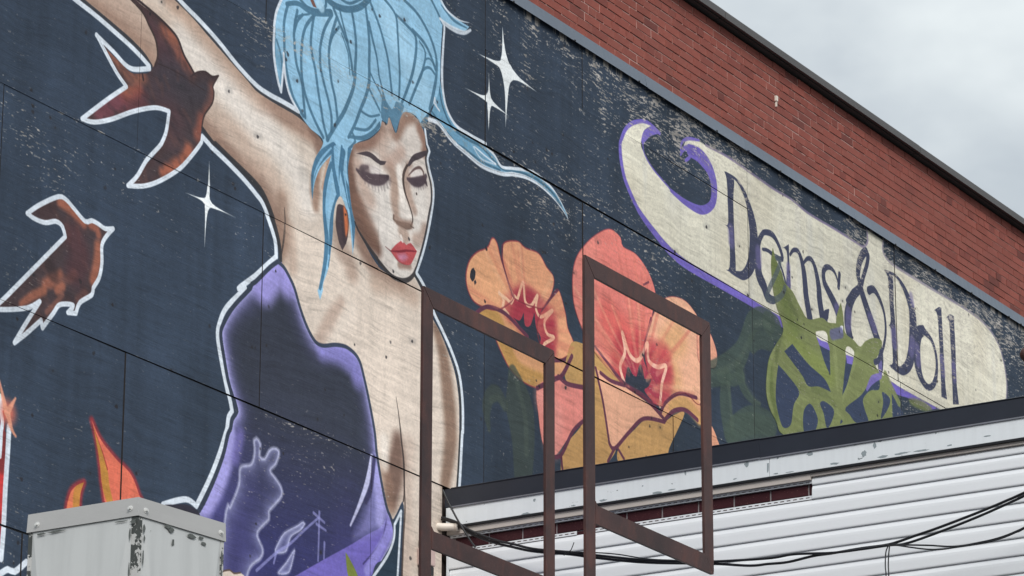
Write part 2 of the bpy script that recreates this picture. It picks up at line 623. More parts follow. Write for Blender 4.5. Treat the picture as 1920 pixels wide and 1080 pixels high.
S('17.870 9.615 17.913 9.651 17.908 9.574 17.854 9.417', (0.02, 0.03, 0.01), (178, 128, 102), 0.69, 0.034, mB)
S('17.719 9.777 17.793 9.722 17.795 9.670', 0.04, (120, 92, 80), 0.77, 0.069, mB)
S('18.220 9.292 18.298 9.192 18.405 9.118 18.573 9.087 18.727 9.069', (0.05, 0.07, 0.05, 0.02), (126, 94, 80), 0.77, 0.103, mB)
S('18.001 9.174 18.062 9.079 18.153 9.027 18.184 8.966', 0.03, (152, 126, 112), 0.65, 0.103, mB)
S('18.072 8.735 17.973 8.613 17.904 8.500 17.849 8.417', (0.005, 0.05, 0.06), (172, 146, 132), 0.6, 0.069, mB)
S('18.191 8.708 18.077 8.573 17.964 8.448', 0.01, (224, 210, 198), 0.60, 0.103, mB)
S('18.623 8.881 18.615 8.545 18.563 8.184', 0.1, (226, 210, 196), 0.60, 0.230, mB)
S('18.454 8.974 18.697 9.016 18.883 9.007', 0.02, (170, 140, 122), 0.52, 0.115, mB)
S('19.153 8.867 19.234 8.728 19.285 8.545 19.319 8.376 19.337 8.221 19.337 8.168 19.308 8.002 19.278 7.872', (0.01, 0.05, 0.07, 0.06, 0.03), (122, 94, 78), 0.82, 0.081, mB)
S('18.718 8.016 18.721 7.878 18.678 7.731 18.666 7.609', (0.01, 0.10, 0.10, 0.03), (96, 70, 60), 0.82, 0.098, mB)
S('18.571 7.791 18.611 7.681 18.637 7.568', (0.02, 0.06, 0.02), (150, 118, 100), 0.60, 0.081, mB)
S('18.567 7.979 18.578 7.827', 0.02, (236, 226, 216), 0.69, 0.069, mB)
S('18.855 8.015 18.831 7.664 18.826 7.168', 0.03, (190, 166, 152), 0.43, 0.103, mB)
S('18.697 8.292 18.726 8.199 18.755 8.077 18.763 8.027 18.793 7.896 18.803 7.709 18.794 7.638', (0.004, 0.014, 0.02, 0.012), (64, 54, 52), 0.95)
S('18.795 7.827 18.814 7.608 18.798 7.400 18.788 7.160', (0.006, 0.02, 0.02), (70, 58, 54), 0.8)
# contour round the body: dark line, white line outside it
S('15.367 9.819 15.412 9.794 15.606 9.757 15.758 9.728 15.886 9.699 15.997 9.662 16.070 9.617', 0.03, DARK, 0.95)
S('15.296 9.785 15.352 9.773 15.520 9.747 15.683 9.714 15.849 9.677 15.966 9.643 16.051 9.610', 0.034, WHITE)
S('16.225 10.128 16.298 10.112 16.466 10.066 16.631 10.004 16.824 9.934 17.034 9.859 17.119 9.827 17.259 9.814 17.401 9.809 17.559 9.804 17.690 9.777 17.807 9.744 17.852 9.711', 0.030, DARK, 0.95)
S('16.250 10.146 16.324 10.121 16.398 10.097 16.534 10.060 16.726 9.994 16.921 9.911 17.118 9.849 17.258 9.835 17.400 9.835 17.558 9.830', 0.034, WHITE)
S('16.585 9.396 16.702 9.337 16.721 9.344 16.927 9.283 17.143 9.215 17.228 9.164 17.304 9.077 17.368 8.977 17.404 8.894 17.418 8.822', (0.03, 0.035, 0.05, 0.05, 0.03), (52, 52, 56), 0.95)
S('16.587 9.347 16.655 9.322 16.676 9.312 16.840 9.268 17.019 9.210 17.146 9.156 17.216 9.118 17.289 9.030 17.356 8.923 17.370 8.829* 17.279 8.752 17.166 8.653 17.086 8.592 16.994 8.520 17.061 8.543 16.879 8.372 16.811 8.251 16.800 8.167 16.840 8.039 16.893 7.907 16.942 7.798 16.957 7.753* 16.924 7.716 16.911 7.636 16.899 7.609 16.840 7.466 16.755 7.303 16.635 7.113* 16.582 7.128 16.531 7.128 16.443 7.100 16.320 7.048', 0.036, WHITE)
S('18.904 9.160 18.975 9.104 19.055 9.028 19.152 8.956 19.232 8.880 19.330 8.771 19.411 8.650 19.454 8.455 19.464 8.252 19.456 8.250 19.438 8.024 19.421 7.861', 0.03, (52, 54, 58))
S('18.919 9.173 19.023 9.100 19.128 8.963 19.232 8.871 19.346 8.758 19.436 8.629 19.478 8.452 19.483 8.257 19.477 8.255 19.459 8.029 19.444 7.858', 0.03, WHITE)

# ---------------- hair
HAIRP = keep('hair', '17.551 10.857* 17.427 10.677 17.360 10.528 17.308 10.386 17.285 10.246 17.294 10.100 17.331 9.964 17.377 9.892* 17.399 10.066* 17.446 9.959 17.499 9.872 17.573 9.817 17.690 9.759 17.837 9.719 17.754 9.578 17.717 9.471 17.721 9.367 17.734 9.302* 17.752 9.412 17.814 9.536 17.928 9.655* 17.873 9.511 17.847 9.398 17.849 9.250 17.875 9.085 17.872 8.972 17.850 8.853 17.824 8.760 17.813 8.740 17.841 8.688* 17.868 8.755 17.873 8.808 17.928 8.927 17.958 9.127 17.968 9.286 18.002 9.384 18.053 9.417 18.130 9.300 18.171 9.155 18.184 9.071* 18.200 9.198 18.204 9.323 18.171 9.436 18.123 9.562 18.120 9.659 18.191 9.797 18.221 9.835 18.355 9.908 18.475 10.014 18.497 10.076* 18.559 10.069* 18.581 10.130* 18.660 10.038* 18.712 10.164 18.766 10.219 18.892 10.232 18.981 10.169* 19.036 10.252 19.066 10.336* 19.145 10.455 19.176 10.578 19.181 10.767 19.203 10.997* 19.334 10.995 19.467 11.023 19.533 11.079* 19.400 11.080 19.267 11.100 19.151 11.192 19.017 11.400*')
WISP = keep('wisp', '19.159 10.609* 19.210 10.495 19.260 10.400 19.375 10.325 19.541 10.308 19.707 10.306 19.732 10.309 19.851 10.271 19.944 10.220 20.081 10.241 20.081 10.241 20.306 10.292 20.463 10.290 20.640 10.250 20.783 10.158 20.822 10.109* 20.747 10.161 20.605 10.215 20.428 10.247 20.254 10.245 20.081 10.212 20.081 10.212 19.945 10.177 19.709 10.150 19.509 10.172 19.361 10.190 19.295 10.224 19.180 10.271 19.067 10.308* 19.114 10.407')
F(WISP, (112, 160, 190))
mW = MASK(WISP)
S('19.160 10.535 19.211 10.402 19.326 10.300 19.508 10.274 19.691 10.277 19.859 10.226 19.961 10.206 20.081 10.225 20.184 10.248 20.393 10.270 20.587 10.243 20.729 10.180', 0.02, (64, 102, 126), 0.9, AA, mW)
S('19.083 10.323 19.213 10.263 19.377 10.204 19.475 10.198 19.692 10.173 19.928 10.186', 0.016, (64, 102, 126), 0.9, AA, mW)
S('19.608 10.250 19.741 10.227 19.876 10.213', 0.012, WHITE, 0.9)
S('19.591 10.245 19.691 10.192 19.877 10.208', 0.012, WHITE, 0.7)
F(HAIRP, HAIR)
mH = MASK(HAIRP)
S('17.901 10.551 17.966 10.349 18.033 10.102', 0.05, HAIR_L, 0.5, 0.18, mH)
S('18.566 10.786 18.758 10.622 18.969 10.415', 0.05, HAIR_L, 0.5, 0.2, mH)
S('17.318 10.126 17.378 10.058 17.396 9.934', 0.03, (96, 140, 168), 0.7, 0.06, mH)
for s_, w_ in (
        ('17.434 10.492 17.398 10.373 17.397 10.241 17.411 10.114 17.451 9.996 17.512 9.894 17.616 9.814', 0.026), ('17.535 10.484 17.507 10.368 17.507 10.252 17.533 10.129 17.594 10.026 17.615 9.928 17.638 9.812', 0.026),
        ('17.593 10.478 17.537 10.414 17.511 10.342', 0.022), ('17.665 10.508 17.522 10.435 17.510 10.360', 0.014),
        ('17.724 10.524 17.628 10.410 17.589 10.281 17.583 10.146 17.609 10.014 17.663 9.917 17.739 9.828 17.837 9.745', 0.026),
        ('17.713 10.502 17.688 10.360 17.697 10.256 17.735 10.163 17.772 10.033 17.809 9.921 17.841 9.826 17.888 9.744', 0.026),
        ('17.914 10.592 17.832 10.464 17.792 10.333 17.789 10.217 17.825 10.122 17.888 10.001 17.923 9.906 17.926 9.801', 0.026),
        ('17.967 10.592 17.907 10.436 17.886 10.294 17.913 10.151 17.960 10.043 17.991 9.910', 0.026), ('17.991 10.533 17.926 10.456 17.898 10.388', 0.022),
        ('17.928 10.642 18.021 10.539 18.098 10.448 18.139 10.345 18.152 10.268', 0.026), ('17.994 10.666 18.038 10.572 18.098 10.466', 0.02),
        ('18.129 10.704 18.167 10.599 18.188 10.480 18.184 10.351 18.166 10.201 18.109 10.074 18.052 9.975 17.980 9.880 17.881 9.742', (0.026, 0.03, 0.034, 0.03)),
        ('18.287 10.788 18.321 10.654 18.340 10.532 18.340 10.405 18.342 10.296 18.303 10.174 18.245 10.065 18.187 9.948 18.115 9.835', (0.026, 0.032, 0.024)),
        ('18.328 10.684 18.377 10.582 18.426 10.480 18.454 10.371', (0.03, 0.016)), ('18.332 10.841 18.443 10.715 18.508 10.609 18.557 10.506 18.588 10.379 18.608 10.285', 0.024),
        ('18.344 10.360 18.422 10.287 18.517 10.209 18.565 10.116', 0.016), ('18.451 10.370 18.492 10.292 18.532 10.214', 0.018),
        ('18.501 10.911 18.636 10.848 18.665 10.719 18.680 10.595 18.695 10.461 18.690 10.285', 0.022), ('18.643 10.850 18.770 10.821 18.867 10.789 18.887 10.722 18.873 10.614 18.840 10.501 18.779 10.370 18.726 10.270', (0.02, 0.03, 0.024)),
        ('18.842 10.813 18.979 10.772 19.061 10.707 19.118 10.633', 0.026), ('18.735 10.986 18.880 10.953 18.993 10.890 19.079 10.807 19.129 10.711 19.130 10.590 19.097 10.458 19.058 10.333', (0.024, 0.026, 0.036)),
        ('18.923 10.762 18.983 10.727 18.997 10.676 18.959 10.560 18.897 10.446 18.812 10.289', (0.014, 0.026, 0.022)), ('18.989 10.654 19.045 10.683 19.118 10.652', 0.014),
        ('18.897 10.446 18.966 10.572 19.046 10.620 19.111 10.598', 0.02), ('19.054 11.110 19.153 11.031 19.190 10.987', 0.022), ('19.185 11.109 19.334 11.057 19.500 11.058', (0.012, 0.024, 0.01)),
        ('18.022 10.503 18.100 10.395 18.119 10.257', 0.012)):
    S(s_, w_, HAIR_D, 0.92, AA, mH)
# the tied knot at the top
S('17.807 10.689 17.942 10.665 18.092 10.691 18.227 10.756 18.332 10.850', 0.045, HAIR_D, 0.95, AA, mH)
S('17.985 10.735 18.106 10.737 18.240 10.817', 0.02, HAIR_D, 0.95, AA, mH)
S('17.419 10.487 17.533 10.532 17.665 10.530 17.782 10.558 17.899 10.600', (0.03, 0.035, 0.05, 0.05), HAIR_D, 0.95, AA, mH)
S('17.546 10.577 17.635 10.546 17.752 10.557', 0.024, HAIR_D, 0.95, AA, mH)
S('17.837 10.682 17.846 10.631 17.810 10.591', 0.024, HAIR_D, 0.95, AA, mH)
F('17.684 10.627 17.706 10.617 17.744 10.576* 17.707 10.572 17.662 10.619', (120, 82, 74), 1, AA, mH)
S('17.765 10.620 17.795 10.599', 0.05, HAIR_L, 0.8, 0.02, mH)
# left lock in shadow, fringe, hanging strands
S('17.295 10.355 17.298 10.101 17.338 9.966 17.369 9.907', 0.022, HAIR_D, 0.85, AA, mH)
S('17.315 10.212 17.360 10.140 17.385 10.043', 0.02, HAIR_D, 0.8, AA, mH)
for s_, w_ in (('18.245 10.056 18.352 10.053 18.458 10.097', 0.016), ('18.188 9.917 18.324 9.954 18.420 10.051', 0.02), ('18.130 9.844 18.280 9.883 18.400 9.963 18.467 10.039', (0.02, 0.034, 0.03)),
               ('18.324 10.254 18.394 10.187 18.473 10.122', 0.02), ('18.159 9.876 18.191 9.832 18.118 9.756', 0.02)):
    S(s_, w_, HAIR_D, 0.92, AA, mH)
F('18.493 10.256* 18.564 10.188 18.581 10.130* 18.559 10.069* 18.489 10.091', (84, 124, 150), 0.95, AA, mH)
F('18.516 10.245* 18.610 10.186 18.656 10.255* 18.750 10.259 18.712 10.164 18.660 10.038* 18.589 10.124', (84, 124, 150), 0.9, AA, mH)
F('19.035 10.298* 19.066 10.336 19.036 10.224 18.981 10.169* 18.941 10.193', (70, 104, 128), 0.95, AA, mH)
for s_, w_ in (('17.955 9.721 17.840 9.632 17.756 9.527 17.725 9.412 17.734 9.311', (0.06, 0.07, 0.05, 0.008)), ('17.945 9.674 17.959 9.582 17.992 9.486 18.024 9.391 18.054 9.356', (0.03, 0.05, 0.05, 0.01)),
               ('17.929 9.599 17.868 9.448 17.854 9.287 17.883 9.104 17.883 8.966 17.858 8.838 17.838 8.764', (0.03, 0.05, 0.05, 0.07, 0.05, 0.03)),
               ('17.928 8.927 17.951 9.107 17.961 9.267 18.001 9.402', (0.02, 0.07, 0.03)), ('18.059 9.719 18.048 9.592 18.126 9.457 18.182 9.316 18.192 9.126', (0.05, 0.04, 0.07, 0.05, 0.01)),
               ('18.133 9.743 18.129 9.617 18.154 9.510', 0.05), ('18.043 9.750 18.021 9.601 18.009 9.492', 0.02)):
    S(s_, w_, (72, 116, 146), 0.95, AA, mH)
for s_, w_ in (('17.926 9.703 17.826 9.601 17.757 9.492 17.738 9.408', (0.012, 0.02, 0.004)), ('17.946 9.547 17.912 9.435 17.891 9.298 17.906 9.163', (0.01, 0.045, 0.035, 0.006)),
               ('17.978 9.711 17.991 9.592 18.018 9.486', (0.05, 0.04, 0.01)), ('18.070 9.590 18.111 9.453 18.143 9.375', (0.02, 0.012, 0.004)), ('17.925 8.996 17.906 8.912', (0.02, 0.006))):
    S(s_, w_, (138, 186, 218), 0.95, AA, mH)
# white edge of the hair
S('17.395 10.558 17.348 10.471 17.306 10.376 17.288 10.238 17.294 10.100 17.336 9.965 17.377 9.892* 17.398 10.083*', 0.022, WHITE)
S('17.393 10.151* 17.415 10.018 17.469 9.905 17.570 9.823', 0.02, WHITE)
S('19.170 11.009* 19.223 10.980 19.215 10.854 19.201 10.661 19.213 10.515 19.263 10.401 19.375 10.325 19.540 10.313 19.741 10.313', (0.02, 0.028, 0.026, 0.03), WHITE)
S('19.203 10.997 19.334 10.993 19.467 11.013 19.550 11.061', (0.02, 0.03, 0.01), WHITE, 0.9, 0.010)
S('19.160 11.157 19.251 11.099 19.399 11.082 19.533 11.108', (0.02, 0.018, 0.004), WHITE, 0.9)
S('19.113 10.430* 19.106 10.395 19.171 10.361', 0.014, WHITE)
S('19.113 10.430 19.138 10.378', 0.008, WHITE)
S('19.048 10.260 19.164 10.270 19.295 10.215 19.377 10.195 19.361 10.194 19.509 10.170 19.709 10.143 19.945 10.166 20.081 10.206 20.081 10.206 20.254 10.238 20.428 10.240 20.605 10.208 20.747 10.155 20.822 10.109', (0.03, 0.03, 0.03, 0.03, 0.02, 0.006), WHITE)
S('19.707 10.306 19.859 10.269 19.948 10.218 20.081 10.247 20.081 10.247 20.306 10.298 20.463 10.296 20.640 10.255 20.783 10.160 20.822 10.109', (0.02, 0.022, 0.024, 0.02, 0.004), WHITE)

# ---------------- face
FACE = keep('face', '18.198 9.819 18.355 9.899 18.475 10.005 18.497 10.067 18.559 10.064 18.581 10.121 18.660 10.038 18.713 10.160 18.766 10.219 18.893 10.223 18.981 10.165 19.030 10.084 19.031 10.056 19.052 10.035 19.027 9.982 19.044 9.923 19.094 9.837 19.105 9.740 19.081 9.641 19.048 9.504 19.017 9.441 18.971 9.337 18.919 9.205 18.881 9.144 18.804 9.093 18.734 9.078 18.611 9.085 18.450 9.140 18.297 9.218 18.213 9.290 18.165 9.381 18.131 9.530 18.120 9.659 18.162 9.779')
F(FACE, (218, 207, 199))
mF = MASK(FACE)
S('18.530 9.626 18.595 9.476 18.537 9.298', 0.08, SKIN_L, 0.8, 0.16, mF)
S('18.965 9.697 18.968 9.553 18.907 9.408', 0.04, SKIN_L, 0.8, 0.10, mF)
S('18.787 9.140 18.694 9.140', 0.05, SKIN_L, 0.8, 0.06, mF)
S('18.221 9.829 18.385 9.913 18.490 10.019', 0.05, (134, 100, 86), 0.9, 0.08, mF)
S('18.597 10.072 18.661 10.029 18.752 10.159 18.861 10.222', (0.02, 0.02, 0.03), (142, 108, 92), 0.85, 0.07, mF)
S('18.941 10.166 19.014 10.083 19.008 10.021', (0.03, 0.04, 0.03), (138, 104, 90), 0.9, 0.06, mF)
S('18.582 10.058 18.523 9.939 18.494 9.876', 0.03, (196, 170, 156), 0.7, 0.1, mF)
S('18.133 9.743 18.136 9.620 18.170 9.471 18.233 9.349 18.341 9.249 18.464 9.197', (0.03, 0.05, 0.06, 0.07, 0.05, 0.01), (112, 82, 70), 0.95, 0.09, mF)
S('18.246 9.441 18.323 9.359 18.416 9.263', 0.03, (128, 96, 82), 0.8, 0.09, mF)
S('18.225 9.683 18.288 9.560 18.365 9.495', 0.02, (190, 164, 150), 0.8, 0.1, mF)
S('18.603 9.793 18.652 9.691 18.654 9.575 18.671 9.517', (0.02, 0.04, 0.04, 0.02), (160, 130, 114), 0.75, 0.06, mF)
S('18.557 9.797 18.633 9.848 18.725 9.931', (0.02, 0.03, 0.02), (180, 150, 136), 0.7, 0.08, mF)
S('18.820 9.861 18.791 9.752 18.824 9.654 18.888 9.583', (0.03, 0.04, 0.03, 0.01), (172, 144, 130), 0.8, 0.05, mF)
S('18.704 9.816 18.722 9.713 18.763 9.608 18.827 9.510', (0.02, 0.03, 0.035, 0.04), (238, 228, 220), 0.95, 0.035, mF)
S('18.751 9.407 18.783 9.380', 0.05, (172, 146, 132), 0.8, 0.05, mF)
S('18.725 9.171 18.833 9.198', 0.02, (150, 120, 108), 0.85, 0.035, mF)
S('18.908 9.390 18.986 9.431 19.016 9.495', 0.03, (168, 140, 126), 0.7, 0.06, mF)
F('18.240 9.666 18.285 9.697 18.360 9.721 18.436 9.714 18.490 9.686 18.392 9.637 18.286 9.631', (128, 112, 112), 0.9, 0.05, mF)
F('18.360 9.699 18.420 9.740 18.489 9.730 18.483 9.679 18.407 9.655', (228, 218, 214), 0.95, 0.04, mF)
F('18.821 9.834 18.899 9.873 18.970 9.872 18.963 9.829 18.869 9.790', (230, 220, 216), 0.95, 0.04, mF)
INK = (66, 56, 62)
F('18.205 9.755* 18.267 9.784 18.335 9.810 18.403 9.811 18.472 9.797 18.554 9.814* 18.539 9.789 18.488 9.768 18.420 9.769 18.358 9.777 18.268 9.766', INK, 0.95)
F('18.797 9.854* 18.817 9.897 18.866 9.956 18.944 10.001 19.036 10.044* 19.030 10.012 18.945 9.954 18.874 9.915 18.828 9.868', INK, 0.95)
LASH = (70, 56, 64)
S('18.213 9.651 18.263 9.636 18.332 9.633 18.407 9.644 18.498 9.672 18.574 9.710', (0.004, 0.03, 0.052, 0.060, 0.050, 0.012), LASH, 0.88, 0.016)
S('18.253 9.649 18.273 9.679 18.336 9.706', (0.02, 0.022, 0.006), (92, 78, 82), 0.85, 0.018, mF)
S('18.286 9.653 18.331 9.649 18.392 9.653', (0.02, 0.03, 0.01), (84, 70, 76), 0.8, 0.02, mF)
S('18.482 9.697 18.525 9.701 18.582 9.723', (0.004, 0.02, 0.006), LASH, 0.85, 0.010)
S('18.803 9.773 18.853 9.772 18.924 9.790 18.987 9.824 19.018 9.860', (0.006, 0.04, 0.056, 0.05, 0.014), LASH, 0.88, 0.016)
S('18.998 9.833 19.020 9.815 19.033 9.799', (0.03, 0.02, 0.004), LASH, 0.9, 0.010)
for s_ in ('18.286 9.627 18.305 9.612 18.311 9.593', '18.324 9.630 18.344 9.609 18.351 9.587', '18.359 9.634 18.387 9.612 18.396 9.589', '18.392 9.639 18.420 9.615 18.427 9.586', '18.425 9.648 18.457 9.623 18.467 9.587', '18.460 9.659 18.493 9.637 18.506 9.612',
           '18.495 9.671 18.526 9.652 18.539 9.617', '18.526 9.684 18.560 9.670 18.576 9.644', '18.551 9.698 18.587 9.691 18.600 9.670', '18.567 9.708 18.598 9.708 18.609 9.696',
           '18.846 9.766 18.863 9.753 18.882 9.746', '18.872 9.772 18.895 9.759 18.907 9.750', '18.904 9.780 18.923 9.764 18.933 9.749', '18.935 9.790 18.954 9.774 18.961 9.756', '18.963 9.802 18.983 9.786 18.989 9.767', '18.989 9.817 19.008 9.803 19.015 9.785'):
    S(s_, (0.022, 0.012, 0.003), LASH, 0.30, 0.018)
S('18.286 9.644 18.377 9.634 18.529 9.682', (0.02, 0.04, 0.03), (92, 76, 82), 0.5, 0.03, mF)
S('18.838 9.774 18.932 9.792 18.998 9.830', (0.014, 0.03, 0.02), (76, 62, 70), 0.85, 0.018, mF)
S('18.688 9.443 18.758 9.448 18.836 9.464', (0.012, 0.022, 0.018), (96, 78, 70), 0.85, 0.018, mF)
S('18.814 9.800 18.883 9.865 18.949 9.895 18.988 9.878 18.998 9.844', (0.006, 0.016, 0.02, 0.012), (96, 74, 72), 0.9, 0.006)
S('18.797 9.863 18.762 9.807 18.752 9.749 18.774 9.675 18.822 9.608 18.861 9.548 18.868 9.505 18.844 9.463', (0.02, 0.026, 0.022, 0.014, 0.012, 0.014), (72, 58, 54), 0.95)
S('18.844 9.463 18.797 9.443 18.742 9.449', (0.02, 0.014), (92, 78, 72), 0.9, 0.012)
S('18.649 9.476 18.645 9.454 18.688 9.446 18.727 9.453', (0.02, 0.014, 0.012), (84, 70, 64), 0.9, 0.006)
S('18.672 9.464 18.766 9.456 18.843 9.475', 0.03, (150, 120, 106), 0.7, 0.03, mF)
S('18.843 9.466 18.883 9.464', 0.008, (90, 76, 70), 0.8)
LIPS = keep('lips', '18.613 9.230* 18.673 9.288 18.731 9.331* 18.768 9.333 18.799 9.324 18.846 9.352 18.921 9.318* 18.886 9.258 18.841 9.204 18.763 9.185 18.693 9.191')
F(LIPS, (188, 82, 86))
F('18.693 9.228 18.785 9.262 18.816 9.247 18.770 9.210 18.716 9.203', (206, 138, 166), 0.9, 0.03)
S('18.619 9.231 18.723 9.259 18.800 9.287 18.909 9.313', (0.008, 0.018, 0.008), (128, 40, 52), 0.95)
S('18.554 9.243 18.619 9.230', (0.004, 0.01), (110, 60, 60), 0.9)
S('18.910 9.706 18.911 9.703', 0.016, (70, 56, 54))
S('18.736 9.366 18.752 9.335', 0.012, (236, 226, 220), 0.8, 0.01)
S('18.202 9.300 18.239 9.258 18.373 9.175 18.527 9.105 18.634 9.069 18.742 9.072 18.819 9.097 18.884 9.148 18.919 9.205', (0.014, 0.026, 0.03, 0.03, 0.034, 0.026), (60, 56, 58), 0.95)
S('19.013 10.152 19.019 10.080 19.023 10.063 19.042 10.032 19.015 9.978 19.033 9.910 19.078 9.823 19.089 9.717 19.062 9.617 19.029 9.489 18.987 9.368 18.919 9.205', 0.02, (58, 56, 60), 0.95)
S('19.005 10.177 19.029 10.083 19.035 10.076 19.061 10.043 19.037 9.989 19.060 9.919 19.107 9.823 19.111 9.724 19.081 9.587 19.039 9.447 18.988 9.314 18.919 9.173', 0.022, WHITE)
EARRING = keep('earring', '18.010 9.356 17.992 9.276 17.994 9.207 18.032 9.114 18.070 9.075* 18.119 9.157 18.134 9.266 18.114 9.348 18.072 9.369*')
F(EARRING, (76, 62, 66))
F('18.067 9.343 18.081 9.371* 18.115 9.322 18.126 9.229 18.101 9.169 18.081 9.215', (206, 116, 76), 1, 0.02)
S('18.055 9.330 18.073 9.213 18.090 9.140', 0.02, (62, 50, 56), 0.8, 0.02)

# ---------------- dress
DRESS = keep('dress', '17.389 8.804 17.446 8.788 17.496 8.752 17.562 8.686 17.630 8.577 17.704 8.479 17.792 8.410 17.879 8.400 18.022 8.445 18.154 8.461 18.273 8.419 18.342 8.308 18.406 8.161 18.462 8.004 18.487 7.882 18.543 7.708 18.607 7.552 18.653 7.495 18.685 7.426 18.671 7.346 18.584 7.226 18.454 7.081 18.398 6.401* 16.106 5.974* 16.182 6.821* 16.573 7.048* 16.675 7.087 16.796 7.273 16.892 7.471 16.939 7.611 16.975 7.709* 17.019 7.769 16.990 7.826 16.925 7.931 16.879 8.066 16.844 8.195 16.870 8.276 16.958 8.399 17.128 8.563 17.168 8.607')
F(DRESS, (40, 45, 54))
mD = MASK(DRESS)
fz = np.clip((8.05 - zz) / 1.3, 0, 1) * np.ones_like(xx)
put((0, CW, 0, CH), (fz * fz * (3 - 2 * fz) * 0.95).astype(np.float32), (44, 45, 98), mD)
put((0, CW, 0, CH), (np.clip((lerp_noise(0.6, 0.5, 21) - 0.5) * 3, 0, 1) * 0.4).astype(np.float32), (78, 72, 138), mD * np.clip((8.8 - zz) / 1.4, 0, 1))
G(DRESS, (112, 106, 172), 0.062, 0.85, mD)
G(DRESS, (176, 174, 224), 0.035, 0.95, mD)
S('17.250 8.614 17.398 8.757 17.483 8.722', 0.12, (158, 150, 216), 0.9, 0.12, mD)
S('17.879 8.374 18.052 8.412 18.200 8.383 18.261 8.296', (0.02, 0.06, 0.08, 0.02), (140, 134, 204), 0.8, 0.10, mD)
S('16.940 7.595 16.905 7.474 16.821 7.295 16.724 7.130', (0.05, 0.09, 0.10, 0.06), (166, 160, 222), 0.9, 0.07, mD)
S('17.045 7.637 16.998 7.481', 0.02, (120, 112, 180), 0.7, 0.06, mD)
FIG = '16.831 6.495* 16.920 7.143 16.958 7.179 17.038 7.329 17.053 7.441 17.159 7.487 17.189 7.567 17.179 7.638 17.206 7.657 17.248 7.630 17.244 7.556 17.292 7.551 17.337 7.611 17.384 7.639 17.437 7.635 17.434 7.594 17.402 7.537 17.355 7.493 17.412 7.458 17.472 7.415 17.477 7.367 17.411 7.299 17.351 7.241 17.353 7.197 17.261 7.116 17.240 7.071 17.297 7.003 17.275 6.943 17.158 6.838 17.091 6.548*'
G(FIG, (176, 178, 218), 0.045, 0.85, mD)
F(FIG, (58, 58, 92), 0.25, AA, mD)
S(FIG, 0.006, (206, 208, 232), 0.5, 0.016, mD, True)
for s_ in ('17.703 7.262 17.634 7.220 17.512 7.152 17.453 7.082 17.421 7.014 17.530 7.038 17.582 7.139 17.677 7.201 17.724 7.252', '17.619 7.074 17.607 7.006 17.562 6.916 17.453 6.893 17.532 6.974'):
    G(s_, (186, 188, 226), 0.04, 0.85, mD)
    S(s_, 0.006, (206, 208, 232), 0.3, 0.012, mD, True)
for s_ in ('17.238 6.863 17.435 7.013 17.569 7.095 17.705 7.203 17.870 7.326', '17.871 7.359 17.870 7.211 17.867 7.058', '17.931 7.183 17.928 7.084', '17.810 7.340 17.927 7.306', '17.843 7.279 17.943 7.260', '17.435 7.017 17.410 6.944'):
    S(s_, (0.012, 0.008), (150, 150, 206), 0.7, 0.008, mD)
F('17.631 6.914* 17.920 7.074 18.202 7.226 18.389 7.334 18.535 7.413 18.608 7.493* 18.661 7.488 18.670 7.405 18.569 7.240 18.440 7.053*', (118, 106, 190), 0.95, AA, mD)
F('18.451 7.835* 18.521 7.711 18.584 7.556 18.616 7.487 18.536 7.397 18.346 7.308 18.244 7.286* 18.328 7.421 18.412 7.618', (150, 146, 210), 0.7, 0.09, mD)
S('18.483 7.753 18.532 7.578 18.534 7.460', 0.04, (172, 168, 228), 0.8, 0.06, mD)
S('18.433 7.835 18.381 7.661 18.297 7.498 18.206 7.352', (0.03, 0.035, 0.02, 0.004), (206, 206, 240), 0.9, 0.012, mD)
S('18.458 7.832 18.426 7.638 18.369 7.540', 0.02, (52, 50, 84), 0.9, 0.02, mD)
S('18.615 7.503 18.573 7.375 18.501 7.275 18.350 7.142', 0.012, (64, 58, 110), 0.9, 0.006, mD)
S('18.638 7.492 18.640 7.424 18.553 7.295 18.395 7.110', (0.05, 0.04), (156, 150, 220), 0.8, 0.03, mD)
S('17.389 8.802 17.446 8.788 17.499 8.752 17.566 8.687 17.629 8.582 17.704 8.484 17.792 8.414 17.878 8.406 18.022 8.450 18.153 8.465 18.273 8.424 18.342 8.308 18.406 8.161 18.462 8.004 18.487 7.882 18.543 7.708 18.607 7.557 18.653 7.503 18.694 7.428 18.677 7.339 18.587 7.223 18.454 7.077', 0.026, (58, 66, 84))
S('17.382 8.800 17.301 8.738 17.167 8.615 17.127 8.587 17.115 8.559 16.952 8.401 16.857 8.272 16.828 8.191 16.866 8.062 16.915 7.929 16.979 7.823 16.999 7.764 16.961 7.713 16.944 7.645 16.919 7.606 16.876 7.467 16.780 7.277 16.661 7.092', 0.03, (52, 60, 76))
F('18.699 7.463* 18.765 7.554* 18.736 7.124* 18.440 7.061* 18.614 7.241 18.686 7.375', (40, 58, 74))
S('18.469 7.088 18.621 7.251 18.692 7.376 18.699 7.467* 18.772 7.571* 18.739 7.141', 0.022, WHITE)
F('18.157 7.171* 18.193 7.150 18.294 7.051 18.193 7.030', (124, 136, 62))
F('16.649 7.089* 16.545 7.100 16.419 7.071 16.345 7.043 16.677 7.024', (48, 46, 58))
F('16.909 6.789 16.974 6.810 17.014 6.799 17.079 6.817 17.120 6.790 16.898 6.743', (220, 204, 190))
S('16.909 6.789 16.974 6.810 17.014 6.799 17.079 6.817', 0.01, (90, 74, 66))

